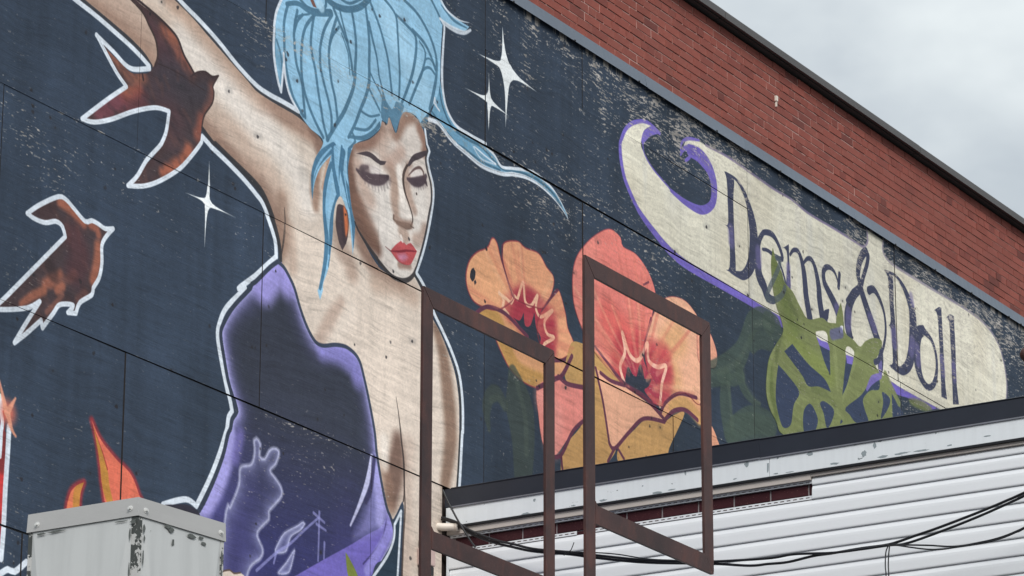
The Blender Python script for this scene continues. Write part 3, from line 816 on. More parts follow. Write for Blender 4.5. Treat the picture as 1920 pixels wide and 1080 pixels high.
# ---------------- swallows
BIRD = keep('bird', '15.820 9.965 15.964 9.917 16.031 9.857 16.099 9.789 16.124 9.698 16.101 9.632 16.047 9.567 15.984 9.540 15.884 9.512 15.781 9.539 15.667 9.573 15.557 9.632* 15.734 9.482 15.845 9.413* 15.672 9.274 15.554 9.178 15.455 9.087* 15.558 9.103 15.679 9.151 15.873 9.259 16.021 9.336 16.147 9.382 16.256 9.400* 16.242 9.297 16.183 9.171 16.184 9.155 16.124 9.074 16.040 8.986 15.969 8.891 15.897 8.828* 15.947 8.832 16.071 8.882 16.195 8.953 16.357 9.070 16.482 9.192 16.570 9.295 16.573 9.371 16.589 9.452 16.607 9.496 16.677 9.590 16.687 9.662 16.672 9.690 16.697 9.733 16.729 9.779* 16.669 9.753 16.601 9.760 16.523 9.729 16.490 9.705* 16.442 9.740 16.374 9.792 16.317 9.865 16.250 9.900 16.117 9.938 15.961 9.958 15.858 9.979')
BIRD2 = keep('bird2', '15.013 8.392* 15.118 8.474 15.277 8.570 15.349 8.572 15.423 8.540 15.522 8.499 15.581 8.521 15.642 8.519 15.704 8.510 15.777 8.532* 15.719 8.471 15.680 8.404 15.686 8.303 15.667 8.211 15.617 8.134 15.607 8.092 15.503 8.016 15.472 7.946* 15.401 7.930* 15.445 7.985 15.329 7.956 15.274 7.891 15.187 7.783* 15.173 7.824* 15.053 7.716 14.955 7.636* 15.028 7.747 15.154 7.926* 15.043 7.857 14.820 7.787 14.774 7.790* 14.838 7.845 14.934 7.940 14.956 7.962 15.350 8.357* 15.323 8.408 15.263 8.421 15.171 8.386 15.078 8.381')
for B in (BIRD, BIRD2):
    F(B, (66, 57, 62))
    G(B, (104, 66, 58), 0.05, 0.35, MASK(B))
    G(B, (62, 44, 46), 0.03, 0.8, MASK(B))
mK = MASK(BIRD)
for s_, w_, col_, a_, so_ in (
        ('16.186 9.870 16.279 9.843 16.334 9.795', (0.02, 0.05, 0.03), (184, 108, 80), 0.85, 0.07), ('16.348 9.766 16.417 9.722 16.458 9.694', (0.02, 0.05, 0.02), (180, 102, 76), 0.85, 0.06),
        ('16.018 9.853 16.125 9.798 16.194 9.713', 0.03, (92, 58, 64), 0.7, 0.10), ('15.692 9.566 15.808 9.515 15.923 9.497 15.998 9.518', (0.015, 0.05, 0.06, 0.03), (158, 100, 80), 0.85, 0.05),
        ('15.817 9.347 15.891 9.387 15.965 9.427', (0.02, 0.04, 0.02), (190, 106, 78), 0.9, 0.05), ('15.604 9.170 15.711 9.246 15.795 9.306', (0.03, 0.06, 0.03), (126, 68, 80), 0.85, 0.07),
        ('15.870 9.299 15.992 9.388', 0.04, (104, 56, 62), 0.8, 0.09), ('16.665 9.688 16.663 9.603 16.619 9.529', (0.012, 0.03, 0.012), (186, 106, 80), 0.9, 0.05),
        ('16.576 9.456 16.566 9.386 16.541 9.344', 0.02, (170, 94, 74), 0.8, 0.06), ('16.454 9.225 16.418 9.155 16.305 9.070 16.218 9.010', (0.03, 0.03, 0.01), (188, 106, 78), 0.9, 0.05),
        ('16.273 9.699 16.163 9.561 16.234 9.452', 0.08, (78, 56, 64), 0.6, 0.16), ('16.342 9.371 16.296 9.240', 0.05, (84, 58, 62), 0.6, 0.12),
        ('16.200 9.607 16.396 9.606 16.595 9.622', 0.06, (58, 54, 62), 0.8, 0.16), ('16.472 9.674 16.576 9.726 16.657 9.728', 0.02, (60, 46, 48), 0.7, 0.05)):
    S(s_, tuple(v * 0.7 for v in w_) if isinstance(w_, tuple) else w_ * 0.7, col_, a_ * 0.8, so_ * 1.15, mK)
fr = np.random.default_rng(4)
for B_, n_ in ((BIRD, 150), (BIRD2, 110)):
    m_ = MASK(B_)
    q_ = np.array([(a_, b_) for a_, b_, c_ in P(B_)])
    lo_, hi_ = q_.min(0), q_.max(0)
    for _ in range(n_):
        x, z = fr.uniform(lo_[0], hi_[0]), fr.uniform(lo_[1], hi_[1])
        a_ = fr.uniform(-0.9, 0.5) - 0.6
        L_ = fr.uniform(0.04, 0.14)
        S('%.3f %.3f %.3f %.3f' % (x, z, x + L_ * math.cos(a_), z + L_ * math.sin(a_)), (0.012, 0.002), ((46, 38, 44), (104, 72, 66), (58, 50, 58))[fr.integers(3)], 0.28, 0.022, m_)
S('15.990 9.540 16.001 9.507', 0.016, (60, 44, 46))
S('16.132 9.651 16.288 9.662 16.594 9.639', 0.006, (50, 38, 40), 0.8)
S('16.458 9.682 16.490 9.710 16.536 9.738 16.601 9.760 16.669 9.753 16.729 9.779', 0.012, (58, 44, 46))
S('15.833 9.966 15.970 9.919 16.037 9.859 16.106 9.791 16.130 9.700 16.107 9.634', 0.016, (62, 48, 48))
S('15.883 9.984 16.117 9.942 16.256 9.903 16.324 9.867 16.380 9.794 16.449 9.742 16.490 9.710', 0.018, (56, 44, 46))
S('16.725 9.775 16.697 9.731 16.675 9.691 16.689 9.662 16.677 9.590 16.607 9.496 16.587 9.447 16.578 9.398', 0.012, (62, 48, 48))
S('15.554 9.630* 15.735 9.478 15.845 9.413* 15.672 9.275 15.452 9.087* 15.558 9.102 15.715 9.170 15.922 9.287 16.121 9.375 16.256 9.397* 16.236 9.271 16.202 9.193 16.172 9.151 16.063 9.034 15.980 8.911 15.897 8.827* 16.046 8.871 16.195 8.949 16.370 9.074 16.495 9.204 16.582 9.312 16.587 9.347*', 0.029, WHITE)
S('15.554 9.628 15.716 9.582 15.819 9.544 15.908 9.541 16.055 9.595* 16.038 9.614', 0.032, WHITE)
mK = MASK(BIRD2)
for s_, w_, col_, a_, so_ in (
        ('15.291 8.539 15.363 8.537 15.436 8.520 15.511 8.480', (0.02, 0.05, 0.05, 0.02), (192, 112, 84), 0.85, 0.05), ('15.571 8.490 15.632 8.484 15.646 8.457', 0.02, (180, 106, 82), 0.85, 0.04),
        ('15.644 8.393 15.643 8.298 15.614 8.180', (0.02, 0.035, 0.03), (190, 112, 84), 0.85, 0.06), ('15.194 8.037 15.262 8.079 15.318 8.126', (0.02, 0.05, 0.01), (186, 110, 84), 0.85, 0.06),
        ('15.298 8.067 15.401 8.127 15.446 8.171', 0.02, (120, 80, 70), 0.8, 0.05), ('14.996 7.867 15.084 7.937 15.185 7.996', (0.01, 0.03, 0.03), (178, 106, 80), 0.85, 0.04),
        ('15.300 8.029 15.345 8.065', 0.03, (182, 108, 82), 0.8, 0.04), ('15.216 7.882 15.293 7.957 15.348 8.019', 0.012, (150, 96, 80), 0.7, 0.03),
        ('15.433 8.378 15.488 8.269 15.445 8.179', 0.09, (88, 52, 56), 0.7, 0.14), ('15.120 8.440 15.236 8.475', 0.03, (64, 46, 48), 0.7, 0.06),
        ('15.234 8.149 15.260 8.110', 0.05, (52, 40, 42), 0.8, 0.07), ('15.547 8.083 15.491 8.028', 0.03, (112, 72, 66), 0.7, 0.05)):
    S(s_, tuple(v * 0.7 for v in w_) if isinstance(w_, tuple) else w_ * 0.7, col_, a_ * 0.8, so_ * 0.8, mK)
S(BIRD2, 0.029, WHITE, closed=True)

# ---------------- stars
for nm_, s_ in (('star', '16.663 9.216* 16.678 9.054 16.708 8.967 16.946 8.950* 16.753 8.942 16.668 8.905 16.645 8.678* 16.639 8.901 16.610 8.950 16.444 8.953* 16.601 8.970 16.650 9.012'),
                ('star2', '19.957 11.228* 19.985 11.092 20.027 11.010 20.079 10.964 20.079 10.964 20.183 10.929 20.397 10.903* 20.183 10.903 20.088 10.883 20.058 10.858 20.028 10.778 19.994 10.515* 19.983 10.763 19.927 10.903 19.838 10.921 19.645 10.926* 19.872 10.951 19.944 11.010'),
                ('star3', '19.779 10.832* 19.792 10.709 19.833 10.644 20.039 10.606* 19.857 10.610 19.801 10.586 19.777 10.420* 19.761 10.584 19.730 10.619 19.481 10.626* 19.688 10.644 19.765 10.690')):
    F(keep(nm_, s_), (234, 238, 240))

# ---------------- poppies
FLA = {
    'heart': '19.832 9.191 20.023 9.281 20.111 9.371 20.358 9.365 20.532 9.414 20.444 9.239 20.496 9.103 20.636 9.028 20.323 9.075 20.152 9.140 19.983 9.190',
    'petal_a': '19.948 9.557 19.896 9.660 19.836 9.680 19.773 9.594 19.647 9.526 19.549 9.432 19.511 9.311 19.551 9.213 19.650 9.168 19.866 9.187 20.023 9.263 20.111 9.352 20.033 9.442',
    'petal_b': '19.981 9.685 20.151 9.750 20.261 9.734 20.428 9.745 20.532 9.680 20.627 9.631 20.609 9.531 20.514 9.390 20.358 9.347 20.186 9.336 20.101 9.349 20.022 9.458 19.964 9.572',
    'petal_c': '20.691 9.559 20.779 9.426 20.814 9.321 20.902 9.212 20.777 9.103 20.601 9.033 20.461 9.094 20.410 9.230 20.497 9.385 20.602 9.491',
    'petal_d': '19.651 9.109 19.782 9.186 19.983 9.201 20.152 9.150 20.323 9.094 20.601 9.033 20.848 9.103 20.741 8.971 20.496 8.819 20.289 8.784 20.085 8.823 19.951 8.920 19.816 9.049',
}
for k_, s_ in FLA.items():
    F(keep('fa_' + k_, s_), (168, 62, 76) if k_ == 'heart' else (228, 162, 124) if k_ != 'petal_d' else (214, 156, 114))
mA = np.clip(sum(MASK(s_) for s_ in FLA.values()), 0, 1)
F('19.999 9.265 20.254 9.430 20.497 9.404 20.637 9.368 20.636 9.197 20.496 9.066 20.289 9.103 20.118 9.168', (172, 62, 76), 0.95, 0.10, mA)
S('20.050 9.261 20.254 9.374 20.462 9.338 20.566 9.235 20.566 9.122', 0.08, (158, 48, 66), 0.85, 0.10, mA)
S('19.648 9.424 19.814 9.380 19.915 9.316', 0.1, (236, 176, 130), 0.6, 0.2, mA)
mA2 = MASK(FLA['petal_d'])
S('19.684 9.107 19.883 9.131 19.984 9.002 20.153 8.844 20.461 8.851', (0.05, 0.09, 0.10, 0.07), (186, 142, 82), 0.95, 0.05, mA2)
F('20.101 9.201* 20.186 9.202 20.237 9.272* 20.255 9.187 20.323 9.206 20.375 9.310* 20.399 9.208 20.455 9.157 20.420 9.097 20.289 9.112 20.193 9.161', (44, 50, 64))
S('19.922 9.332 19.983 9.283 19.969 9.238 20.044 9.207', (0.016, 0.03, 0.02), (236, 190, 158), 0.95)
S('19.922 9.318 20.023 9.305 20.077 9.296 20.118 9.354 20.152 9.341 20.227 9.482 20.254 9.355 20.330 9.346 20.413 9.441 20.392 9.353 20.455 9.302 20.609 9.390 20.504 9.284 20.538 9.205 20.629 9.203 20.503 9.124 20.482 9.077', 0.026, (236, 190, 158), 0.95)
for k_ in ('petal_a', 'petal_b', 'petal_c', 'petal_d'):
    S(FLA[k_], 0.012, (140, 56, 68), 0.75, closed=True)
S('19.964 9.665 19.964 9.562 20.022 9.448 20.101 9.346', 0.018, PLUM)
S('20.680 9.556 20.567 9.452 20.462 9.338', (0.022, 0.02, 0.006), PLUM)
S('19.644 9.107 19.782 9.186 19.983 9.201 20.152 9.159 20.289 9.118', 0.03, PLUM)
S('20.608 9.035 20.848 9.112 20.902 9.212', 0.026, PLUM)
F('19.569 9.374 19.602 9.404 19.628 9.386 19.619 9.333 19.586 9.304 19.560 9.325', (46, 46, 54))
F('19.608 9.312 19.629 9.329 19.641 9.312 19.619 9.289', (46, 46, 54))

FLB = {
    'petal_a': '21.029 9.342 20.904 9.499 20.877 9.683 20.925 9.851 21.071 10.011 21.256 10.144 21.405 10.208 21.536 10.187 21.573 10.129 21.762 10.125 21.933 10.045 22.027 9.932 22.014 9.848 21.965 9.695 21.865 9.510 21.862 9.352 22.039 9.222 22.075 9.090 21.576 9.118 21.282 9.195 21.119 9.270',
    'petal_b': '21.965 9.699 22.123 9.879 22.281 9.959 22.479 9.979 22.637 9.921 22.668 9.869 22.715 9.841 22.699 9.282 22.461 9.281 22.224 9.191 22.086 9.093 21.918 9.289 21.865 9.491',
    'petal_c': '22.655 9.845 22.757 9.885 22.876 9.804 22.942 9.699 22.910 9.593 22.747 9.562 22.648 9.601',
}
for k_, s_ in FLB.items():
    F(keep('fb_' + k_, s_), {'petal_a': (222, 126, 116), 'petal_b': (228, 172, 142), 'petal_c': (228, 160, 134)}[k_])
mA = np.clip(sum(MASK(s_) for s_ in FLB.values()), 0, 1)
S('21.070 9.932 20.996 9.698 21.102 9.458', 0.12, (228, 138, 126), 0.9, 0.22, mA)
S('21.359 9.529 21.656 9.454 21.578 9.277', 0.10, (214, 98, 92), 0.8, 0.16, mA)
S('22.352 9.662 22.193 9.519 22.266 9.340', 0.08, (204, 156, 108), 0.7, 0.18, mA)
F('21.539 9.112 21.504 9.257 21.580 9.375 21.748 9.342 21.903 9.481 22.016 9.383 22.198 9.411 22.156 9.272 22.074 9.070 21.914 9.088 21.725 9.106', (164, 54, 76), 0.95, 0.05, mA)
S('21.539 9.112 21.485 9.252 21.543 9.423', 0.04, (178, 60, 70), 0.85, 0.13, mA)
S('21.749 9.401 21.808 9.515', 0.05, (178, 56, 70), 0.8, 0.12, mA)
S('21.960 9.457 22.153 9.469', 0.06, (176, 60, 72), 0.85, 0.13, mA)
S('22.189 9.360 22.146 9.171', 0.06, (172, 58, 72), 0.85, 0.12, mA)
F('21.594 9.097 21.600 9.205 21.634 9.263 21.682 9.227 21.746 9.220 21.774 9.290 21.812 9.327 21.849 9.271 21.860 9.234 21.956 9.255 21.916 9.190 21.858 9.146 21.983 9.086 21.876 9.078 21.744 9.095', (46, 52, 66))
S('21.583 9.120 21.518 9.232 21.587 9.357 21.552 9.488 21.640 9.367 21.737 9.335 21.813 9.379 21.907 9.506 21.920 9.387 22.042 9.368 22.174 9.407 22.109 9.260 22.082 9.092', 0.034, (238, 190, 168), 0.95)
for s_, col_ in (('20.409 8.791 20.600 8.921 20.688 8.951 20.776 8.914 21.061 8.950 21.059 8.722 20.916 8.649 20.686 8.415 20.581 8.366 20.478 8.429 20.426 8.601', (226, 138, 128)),
                 ('20.849 9.217 21.010 9.264 21.119 9.270 21.539 9.112 21.390 9.089 21.207 9.026 21.061 8.960 20.918 8.932 20.769 8.965', (188, 148, 94)),
                 ('21.172 9.131* 21.391 9.112 21.650 9.098 21.952 9.059 22.142 9.003 21.835 8.940 21.645 8.792 21.476 8.632 21.384 8.636 21.278 8.891', (230, 172, 142)),
                 ('21.061 8.931 21.207 9.064 21.296 8.896 21.384 8.636 21.465 8.629 21.346 8.500 21.056 8.327 20.755 8.237 20.720 8.377 20.773 8.487 21.005 8.699', (194, 150, 96)),
                 ('21.487 8.631 21.721 8.830 21.912 8.959 22.142 8.993 22.299 9.082 22.437 9.122 22.215 8.815 22.134 8.660 21.567 8.524', (196, 152, 98)),
                 ('22.085 9.042 22.184 9.161 22.381 9.261 22.619 9.292 22.734 9.141 22.653 9.101 22.457 9.161 22.280 9.103 22.161 8.998', (222, 162, 120)),
                 ('22.775 9.172* 22.874 9.116 22.980 9.002* 22.769 8.950*', (226, 160, 130))):
    F(s_, col_)
S('22.261 9.131 22.458 9.201 22.655 9.141', 0.05, (196, 152, 98), 0.9, 0.05, None)
S('20.495 8.730 20.634 8.653 20.599 8.459', 0.06, (236, 158, 148), 0.7, 0.14)
for s_, w_ in (('21.173 9.285 21.355 9.208 21.576 9.122 21.876 9.098 22.142 9.013', (0.02, 0.034, 0.04, 0.03)), ('21.244 9.116 21.390 9.096 21.576 9.112', 0.03), ('21.179 9.133 21.278 8.930 21.366 8.643', 0.026),
               ('21.366 8.643 21.439 8.623 21.645 8.792 21.854 8.941 22.149 8.991', 0.03), ('20.866 9.136 20.741 8.971 20.635 8.911 20.409 8.791', 0.034), ('20.688 8.944 20.811 8.923 21.061 8.960', 0.034),
               ('21.059 8.741 20.880 8.612 20.720 8.405 20.598 8.363', 0.03), ('20.720 8.405 20.737 8.307 20.772 8.242', 0.022), ('21.439 8.623 21.346 8.509', 0.026), ('21.487 8.631 21.567 8.581', 0.024),
               ('22.097 9.041 22.164 9.136 22.362 9.254 22.619 9.288', 0.03), ('22.142 8.993 22.280 9.103 22.457 9.155 22.634 9.126', 0.034), ('21.965 9.703 21.877 9.513', (0.03, 0.012)), ('21.932 9.968 21.862 9.929', 0.016)):
    S(s_, w_, PLUM)
for k_ in ('petal_a', 'petal_b', 'petal_c'):
    S(FLB[k_], 0.010, (150, 66, 76), 0.5, closed=True)
CALYX = keep('calyx', '20.409 8.791 20.600 8.921 20.776 8.989 20.849 9.217 21.010 9.264 21.209 9.218 21.576 9.122 22.142 9.003 22.299 9.082 22.437 9.122 22.215 8.815 22.134 8.660 21.567 8.524 21.465 8.629 21.346 8.500 21.056 8.327 20.755 8.237 20.720 8.396 20.581 8.366 20.478 8.429 20.426 8.601')

def veins(names, centre, n, seed):
    r = np.random.default_rng(seed)
    cx, cz, _c = P(centre)[0]
    for nm_ in names:
        m_ = MASK(SHAPE[nm_])
        for _ in range(n):
            a_ = r.uniform(0, 2 * math.pi)
            l0, l1, w_ = r.uniform(0.1, 0.35), r.uniform(0.5, 1.3), r.uniform(0.006, 0.02)
            ca, sa = math.cos(a_), math.sin(a_)
            S('%.3f %.3f %.3f %.3f %.3f %.3f' % (cx + ca * l0, cz + sa * l0, cx + ca * (l0 + l1) / 2 + r.uniform(-.03, .03), cz + sa * (l0 + l1) / 2, cx + ca * l1, cz + sa * l1),
              (w_, w_, 0.002), ((240, 188, 150), (196, 104, 92), (206, 120, 100))[r.integers(3)], 0.30, 0.022, m_)


veins(('fa_petal_a', 'fa_petal_b', 'fa_petal_c'), '20.289 9.178', 46, 1)
veins(('fb_petal_a', 'fb_petal_b'), '21.802 9.161', 60, 2)

# stems behind the flowers
for s_, w_ in (('20.102 8.813 20.170 8.647 20.228 8.405 20.229 8.114', (0.10, 0.34, 0.26, 0.2)), ('19.805 8.354 19.771 8.472 19.803 8.571 19.902 8.624 20.002 8.567', (0.02, 0.09, 0.10, 0.06))):
    S(s_, w_, (64, 74, 68), 0.75, 0.02)

# ---------------- name banner
BANNER = keep('banner', '21.995 11.173* 21.886 11.096 21.845 10.986 21.883 10.937 22.008 10.854 22.281 10.771 22.500 10.745 22.743 10.763 22.899 10.852 22.934 10.988 22.866 11.114 22.714 11.170 22.490 11.141 22.492 11.193 22.513 11.226 22.677 11.282 22.820 11.288 23.132 11.303 23.449 11.297 23.815 11.282 23.946 11.279 24.211 11.285 24.479 11.257 24.938 11.262 25.313 11.262 25.436 11.267 25.507 11.320 25.514 11.367 25.502 11.436* 25.816 11.428* 25.803 11.350 25.844 11.305 25.964 11.278 26.136 11.271 26.613 11.275 26.972 11.272 27.364 11.277 27.682 11.259 27.919 11.193 28.071 11.067 28.146 10.850 28.108 10.603* 27.200 10.281* 26.761 10.256* 26.064 10.252 25.797 10.261 24.654 10.274 23.772 10.277 23.139 10.293 22.790 10.296 22.488 10.301 22.251 10.333 22.057 10.392 21.826 10.484 21.713 10.570 21.619 10.672 21.574 10.798 21.566 10.897 21.585 10.933 21.644 11.023 21.741 11.095 21.878 11.155')
PURP = (112, 98, 182)
S('22.122 11.157 21.995 11.178 21.888 11.168 21.732 11.102 21.625 11.017 21.562 10.916 21.551 10.892 21.555 10.792 21.604 10.662 21.697 10.560 21.816 10.466', (0.03, 0.05, 0.05, 0.06), PURP)
F('21.697 10.560 21.826 10.484 22.057 10.392 22.251 10.333 22.488 10.301 22.790 10.296 23.139 10.293 23.772 10.277* 24.654 10.274 25.797 10.261 26.064 10.252 26.761 10.256* 26.555 10.193* 26.207 10.200 25.912 10.174 25.107 10.179 23.963 10.198 23.769 10.219 23.012 10.226 22.546 10.226 22.288 10.253 22.074 10.322 21.825 10.429', PURP)
F('21.995 11.173* 22.083 11.176* 22.122 11.155* 21.993 11.095 21.914 11.029 21.884 10.999 21.884 10.978 21.865 10.992 21.840 11.015 21.886 11.096', PURP)
F(BANNER, (222, 217, 200))
mN = MASK(BANNER)
put((0, CW, 0, CH), (np.clip((lerp_noise(0.35, 0.5, 31) - 0.55) * 2.5, 0, 1) * 0.4).astype(np.float32), (196, 186, 164), mN)
put((0, CW, 0, CH), (np.clip((lerp_noise(0.10, 0.8, 32) - 0.6) * 2.5, 0, 1) * 0.35).astype(np.float32), (206, 206, 204), mN)
S('21.875 10.996 21.893 10.930 22.018 10.852 22.285 10.772', 0.016, PURP, 0.9)
S('22.285 10.767 22.500 10.742 22.743 10.757 22.909 10.855 22.945 10.991 22.877 11.117 22.724 11.174 22.572 11.167', (0.03, 0.05, 0.07, 0.07, 0.10, 0.13, 0.10), PURP)
S('22.433 11.091 22.491 11.157 22.572 11.177 22.713 11.149', (0.02, 0.05, 0.06), PURP)
S('22.439 11.099 22.441 11.167 22.472 11.208 22.554 11.255 22.718 11.295', (0.02, 0.03, 0.02), PURP)
F('22.478 11.054* 22.571 11.125 22.713 11.149 22.855 11.089 22.909 10.980 22.885 10.868 22.743 10.781 22.560 10.754 22.524 10.892 22.568 11.030', (48, 60, 80), 0.0)
S('22.508 11.069 22.570 11.114', 0.03, PURP)
S('22.820 11.290 23.132 11.305 23.449 11.299 23.815 11.284 23.946 11.281 24.211 11.287 24.479 11.259 24.938 11.265 25.313 11.265 25.436 11.265 25.519 11.323 25.527 11.370 25.514 11.434', 0.022, (132, 120, 150), 0.85, 0.006)
S('25.815 11.422 25.798 11.349 25.839 11.302 25.959 11.273 26.136 11.267 26.613 11.269 26.972 11.275 27.364 11.279 27.682 11.261 27.925 11.197 28.077 11.071 28.154 10.852 28.124 10.655', 0.026, (140, 132, 150), 0.75, 0.006)

# lettering: Dems & Doll, as it is painted
LET = (62, 66, 90)


def slim(w):
    return tuple(v * 0.88 for v in w) if isinstance(w, tuple) else w * 0.88


def letter(name, polys=(), strokes=()):
    SHAPE['letter_' + name] = ('L', polys, strokes)
    for s_ in polys:
        F(s_, LET)
    for s_, w_ in strokes:
        S(s_, slim(w_), LET)


letter('D', ('23.102 11.173* 23.180 11.168 23.257 11.153 23.243 11.010 23.246 10.841 23.252 10.675 23.260 10.424 23.184 10.402 23.109 10.400* 23.164 10.435 23.175 10.610 23.164 10.733 23.103 10.751* 23.156 10.781 23.152 10.982 23.138 11.125',),
       (('23.127 11.169 23.295 11.163 23.420 11.096 23.517 10.966 23.562 10.809 23.540 10.633 23.482 10.517 23.384 10.436 23.289 10.416 23.184 10.407', (0.02, 0.03, 0.07, 0.14, 0.15, 0.13, 0.08, 0.03)),))
letter('e', (), (('23.705 10.735 23.792 10.749 23.922 10.736 24.021 10.750 24.001 10.811 23.917 10.883 23.842 10.901 23.754 10.886 23.721 10.873 23.647 10.781 23.615 10.645 23.636 10.513 23.714 10.441 23.755 10.383 23.830 10.370 23.906 10.394 24.007 10.460 24.054 10.526 24.067 10.573 24.027 10.647 23.975 10.707', (0.03, 0.04, 0.05, 0.05, 0.06, 0.05, 0.07, 0.12, 0.13, 0.10, 0.06, 0.04, 0.03, 0.03)),))
letter('m', ('24.045 10.847* 24.138 10.903* 24.141 10.744 24.150 10.548 24.076 10.527 24.108 10.735 24.097 10.839',),
       (('24.156 10.824 24.214 10.878 24.293 10.890 24.346 10.836 24.382 10.749 24.402 10.625 24.410 10.563 24.463 10.403', (0.03, 0.05, 0.09, 0.10, 0.11)), ('24.385 10.826 24.449 10.877 24.517 10.888 24.571 10.847 24.608 10.770 24.631 10.690 24.643 10.585 24.682 10.464', (0.03, 0.05, 0.08, 0.10, 0.11))))
letter('s', (), (('24.999 10.910 24.989 10.857 24.976 10.793', 0.05), ('24.981 10.811 24.928 10.890 24.849 10.916 24.768 10.898 24.719 10.846 24.726 10.772 24.770 10.729 24.891 10.643 24.978 10.558 25.009 10.490 24.982 10.423 24.864 10.361', (0.02, 0.04, 0.06, 0.08, 0.10, 0.12, 0.10, 0.04)))); S('24.794 10.556 24.738 10.487 24.754 10.440', (0.02, 0.08, 0.04), LET)
letter('ampersand', (), (('25.386 10.915 25.331 10.989 25.354 11.096 25.415 11.186 25.490 11.241 25.519 11.216 25.500 11.138 25.428 11.016 25.361 10.897 25.237 10.795 25.148 10.671 25.117 10.542 25.150 10.441', (0.06, 0.09, 0.09, 0.06, 0.06, 0.08, 0.10, 0.13, 0.12)),
                         ('25.362 10.908 25.427 10.816 25.515 10.707 25.604 10.598 25.670 10.516 25.699 10.413 25.686 10.320', (0.10, 0.12, 0.10)), ('25.517 10.919 25.603 10.954 25.696 10.914 25.782 10.814 25.806 10.675 25.762 10.529 25.674 10.395 25.587 10.344', (0.08, 0.06, 0.04, 0.04, 0.04, 0.05)),
                         ('25.116 10.723 25.238 10.818 25.362 10.908', (0.04, 0.08, 0.06))))
letter('D2', ('25.811 11.178* 25.957 11.174 25.974 11.071 25.970 10.934 25.989 10.759 25.994 10.581 26.001 10.398 25.926 10.378 25.849 10.386* 25.917 10.426 25.918 10.605 25.912 10.704 25.865 10.727* 25.905 10.770 25.892 10.935 25.889 11.069 25.869 11.143',),
       (('25.830 11.177 26.007 11.188 26.139 11.141 26.233 11.065 26.308 10.960 26.312 10.791 26.278 10.623 26.203 10.485 26.087 10.404 25.988 10.391 25.883 10.389', (0.02, 0.03, 0.08, 0.15, 0.16, 0.14, 0.09, 0.03)),))
letter('o', (), (('26.505 10.857 26.413 10.801 26.367 10.681 26.380 10.526 26.452 10.420 26.570 10.388 26.681 10.451 26.741 10.575 26.737 10.711 26.659 10.816 26.505 10.857', (0.10, 0.15, 0.16, 0.14, 0.08, 0.06, 0.07, 0.05, 0.05, 0.05, 0.08)),))
letter('l', ('26.736 11.095* 26.828 11.148* 26.874 11.152* 26.887 10.867 26.898 10.525 26.924 10.376* 26.817 10.373* 26.816 10.618 26.808 10.903 26.791 11.071',))
letter('l2', ('26.968 11.094* 27.039 11.142 27.117 11.147* 27.125 10.873 27.122 10.583 27.153 10.393* 27.039 10.364* 27.039 10.677 27.032 10.906 27.020 11.071',))
for s_, w_ in (('23.196 10.742 23.203 10.640', 0.05), ('24.122 10.717 24.122 10.567', 0.03), ('25.146 10.638 25.126 10.512', 0.06), ('25.527 10.699 25.605 10.620', 0.05), ('25.949 10.703 25.966 10.595', 0.06), ('26.294 10.706 26.262 10.607', 0.06),
               ('26.378 10.673 26.394 10.552', 0.05), ('26.849 10.707 26.864 10.585', 0.04), ('27.075 10.709 27.084 10.596', 0.04), ('23.631 10.702 23.635 10.598', 0.05), ('24.935 10.612 24.989 10.539', 0.05), ('26.297 11.094 26.318 11.031', 0.03)):
    S(s_, w_, (116, 108, 158), 0.6, 0.04, None)

# ---------------- vines
for s_, w_ in (('22.806 9.511 22.991 9.585 23.180 9.696 23.330 9.823 23.430 9.985 23.508 10.100 23.639 10.172 23.789 10.188', (0.17, 0.2, 0.19, 0.15, 0.15, 0.17)), ('23.093 9.586 23.068 9.448 23.073 9.307 23.119 9.147', (0.1, 0.16, 0.16)),
               ('23.502 9.932 23.610 9.997 23.782 10.028', 0.13), ('23.283 9.687 23.341 9.559 23.484 9.493 23.611 9.494', (0.10, 0.07, 0.01)), ('22.990 9.549 23.175 9.567 23.323 9.636', 0.08),
               ('23.140 9.152 23.309 9.265 23.542 9.359 23.776 9.381', (0.16, 0.2, 0.18)), ('23.767 10.171 23.896 10.154 23.958 10.097', (0.16, 0.2, 0.08)), ('23.224 9.203 23.476 9.286 23.731 9.318', 0.2)):
    S(s_, w_, (66, 80, 72), 0.8, 0.02)
for s_, w_ in (('23.357 9.707 23.383 9.590 23.527 9.514 23.615 9.504', (0.02, 0.03, 0.006)), ('22.827 9.527 23.074 9.622 23.285 9.750 23.417 9.909', (0.02, 0.03, 0.02)), ('23.551 10.101 23.680 10.147 23.787 10.145', 0.03),
               ('23.112 9.520 23.148 9.387 23.162 9.208', (0.02, 0.03)), ('19.820 8.557 19.919 8.601 19.986 8.545', 0.02), ('20.153 8.752 20.255 8.558 20.272 8.306', 0.03)):
    S(s_, w_, (90, 102, 88), 0.28, 0.025)
OLIVE = (122, 130, 84)
VINE = keep('vine', '23.870 10.794* 23.921 10.712 24.005 10.641 24.056 10.570 24.186 10.532 24.304 10.447 24.435 10.383 24.664 10.457 24.777 10.451 24.916 10.481* 24.932 10.557 25.008 10.676* 25.043 10.587 25.065 10.451 25.215 10.426 25.330 10.402 25.429 10.473 25.576 10.540 25.721 10.557 25.696 10.467 25.587 10.338 25.678 10.274 25.797 10.261 25.912 10.169 26.016 10.095 26.060 10.034 26.019 9.963 24.276 9.422 23.946 9.351 23.863 9.424 23.760 9.501 23.711 9.613 23.728 9.763 23.777 9.901 23.891 10.036 24.004 10.157 23.987 10.242 23.904 10.346 23.856 10.470 23.835 10.656')
F(VINE, OLIVE)
mV = MASK(VINE)
S('23.879 10.754 23.917 10.626 24.019 10.474 24.100 10.326 24.206 10.249', 0.04, (98, 112, 58), 0.6, 0.12, mV)
S('24.091 10.133 24.419 10.072 24.776 10.016', 0.05, (130, 142, 74), 0.6, 0.12, mV)
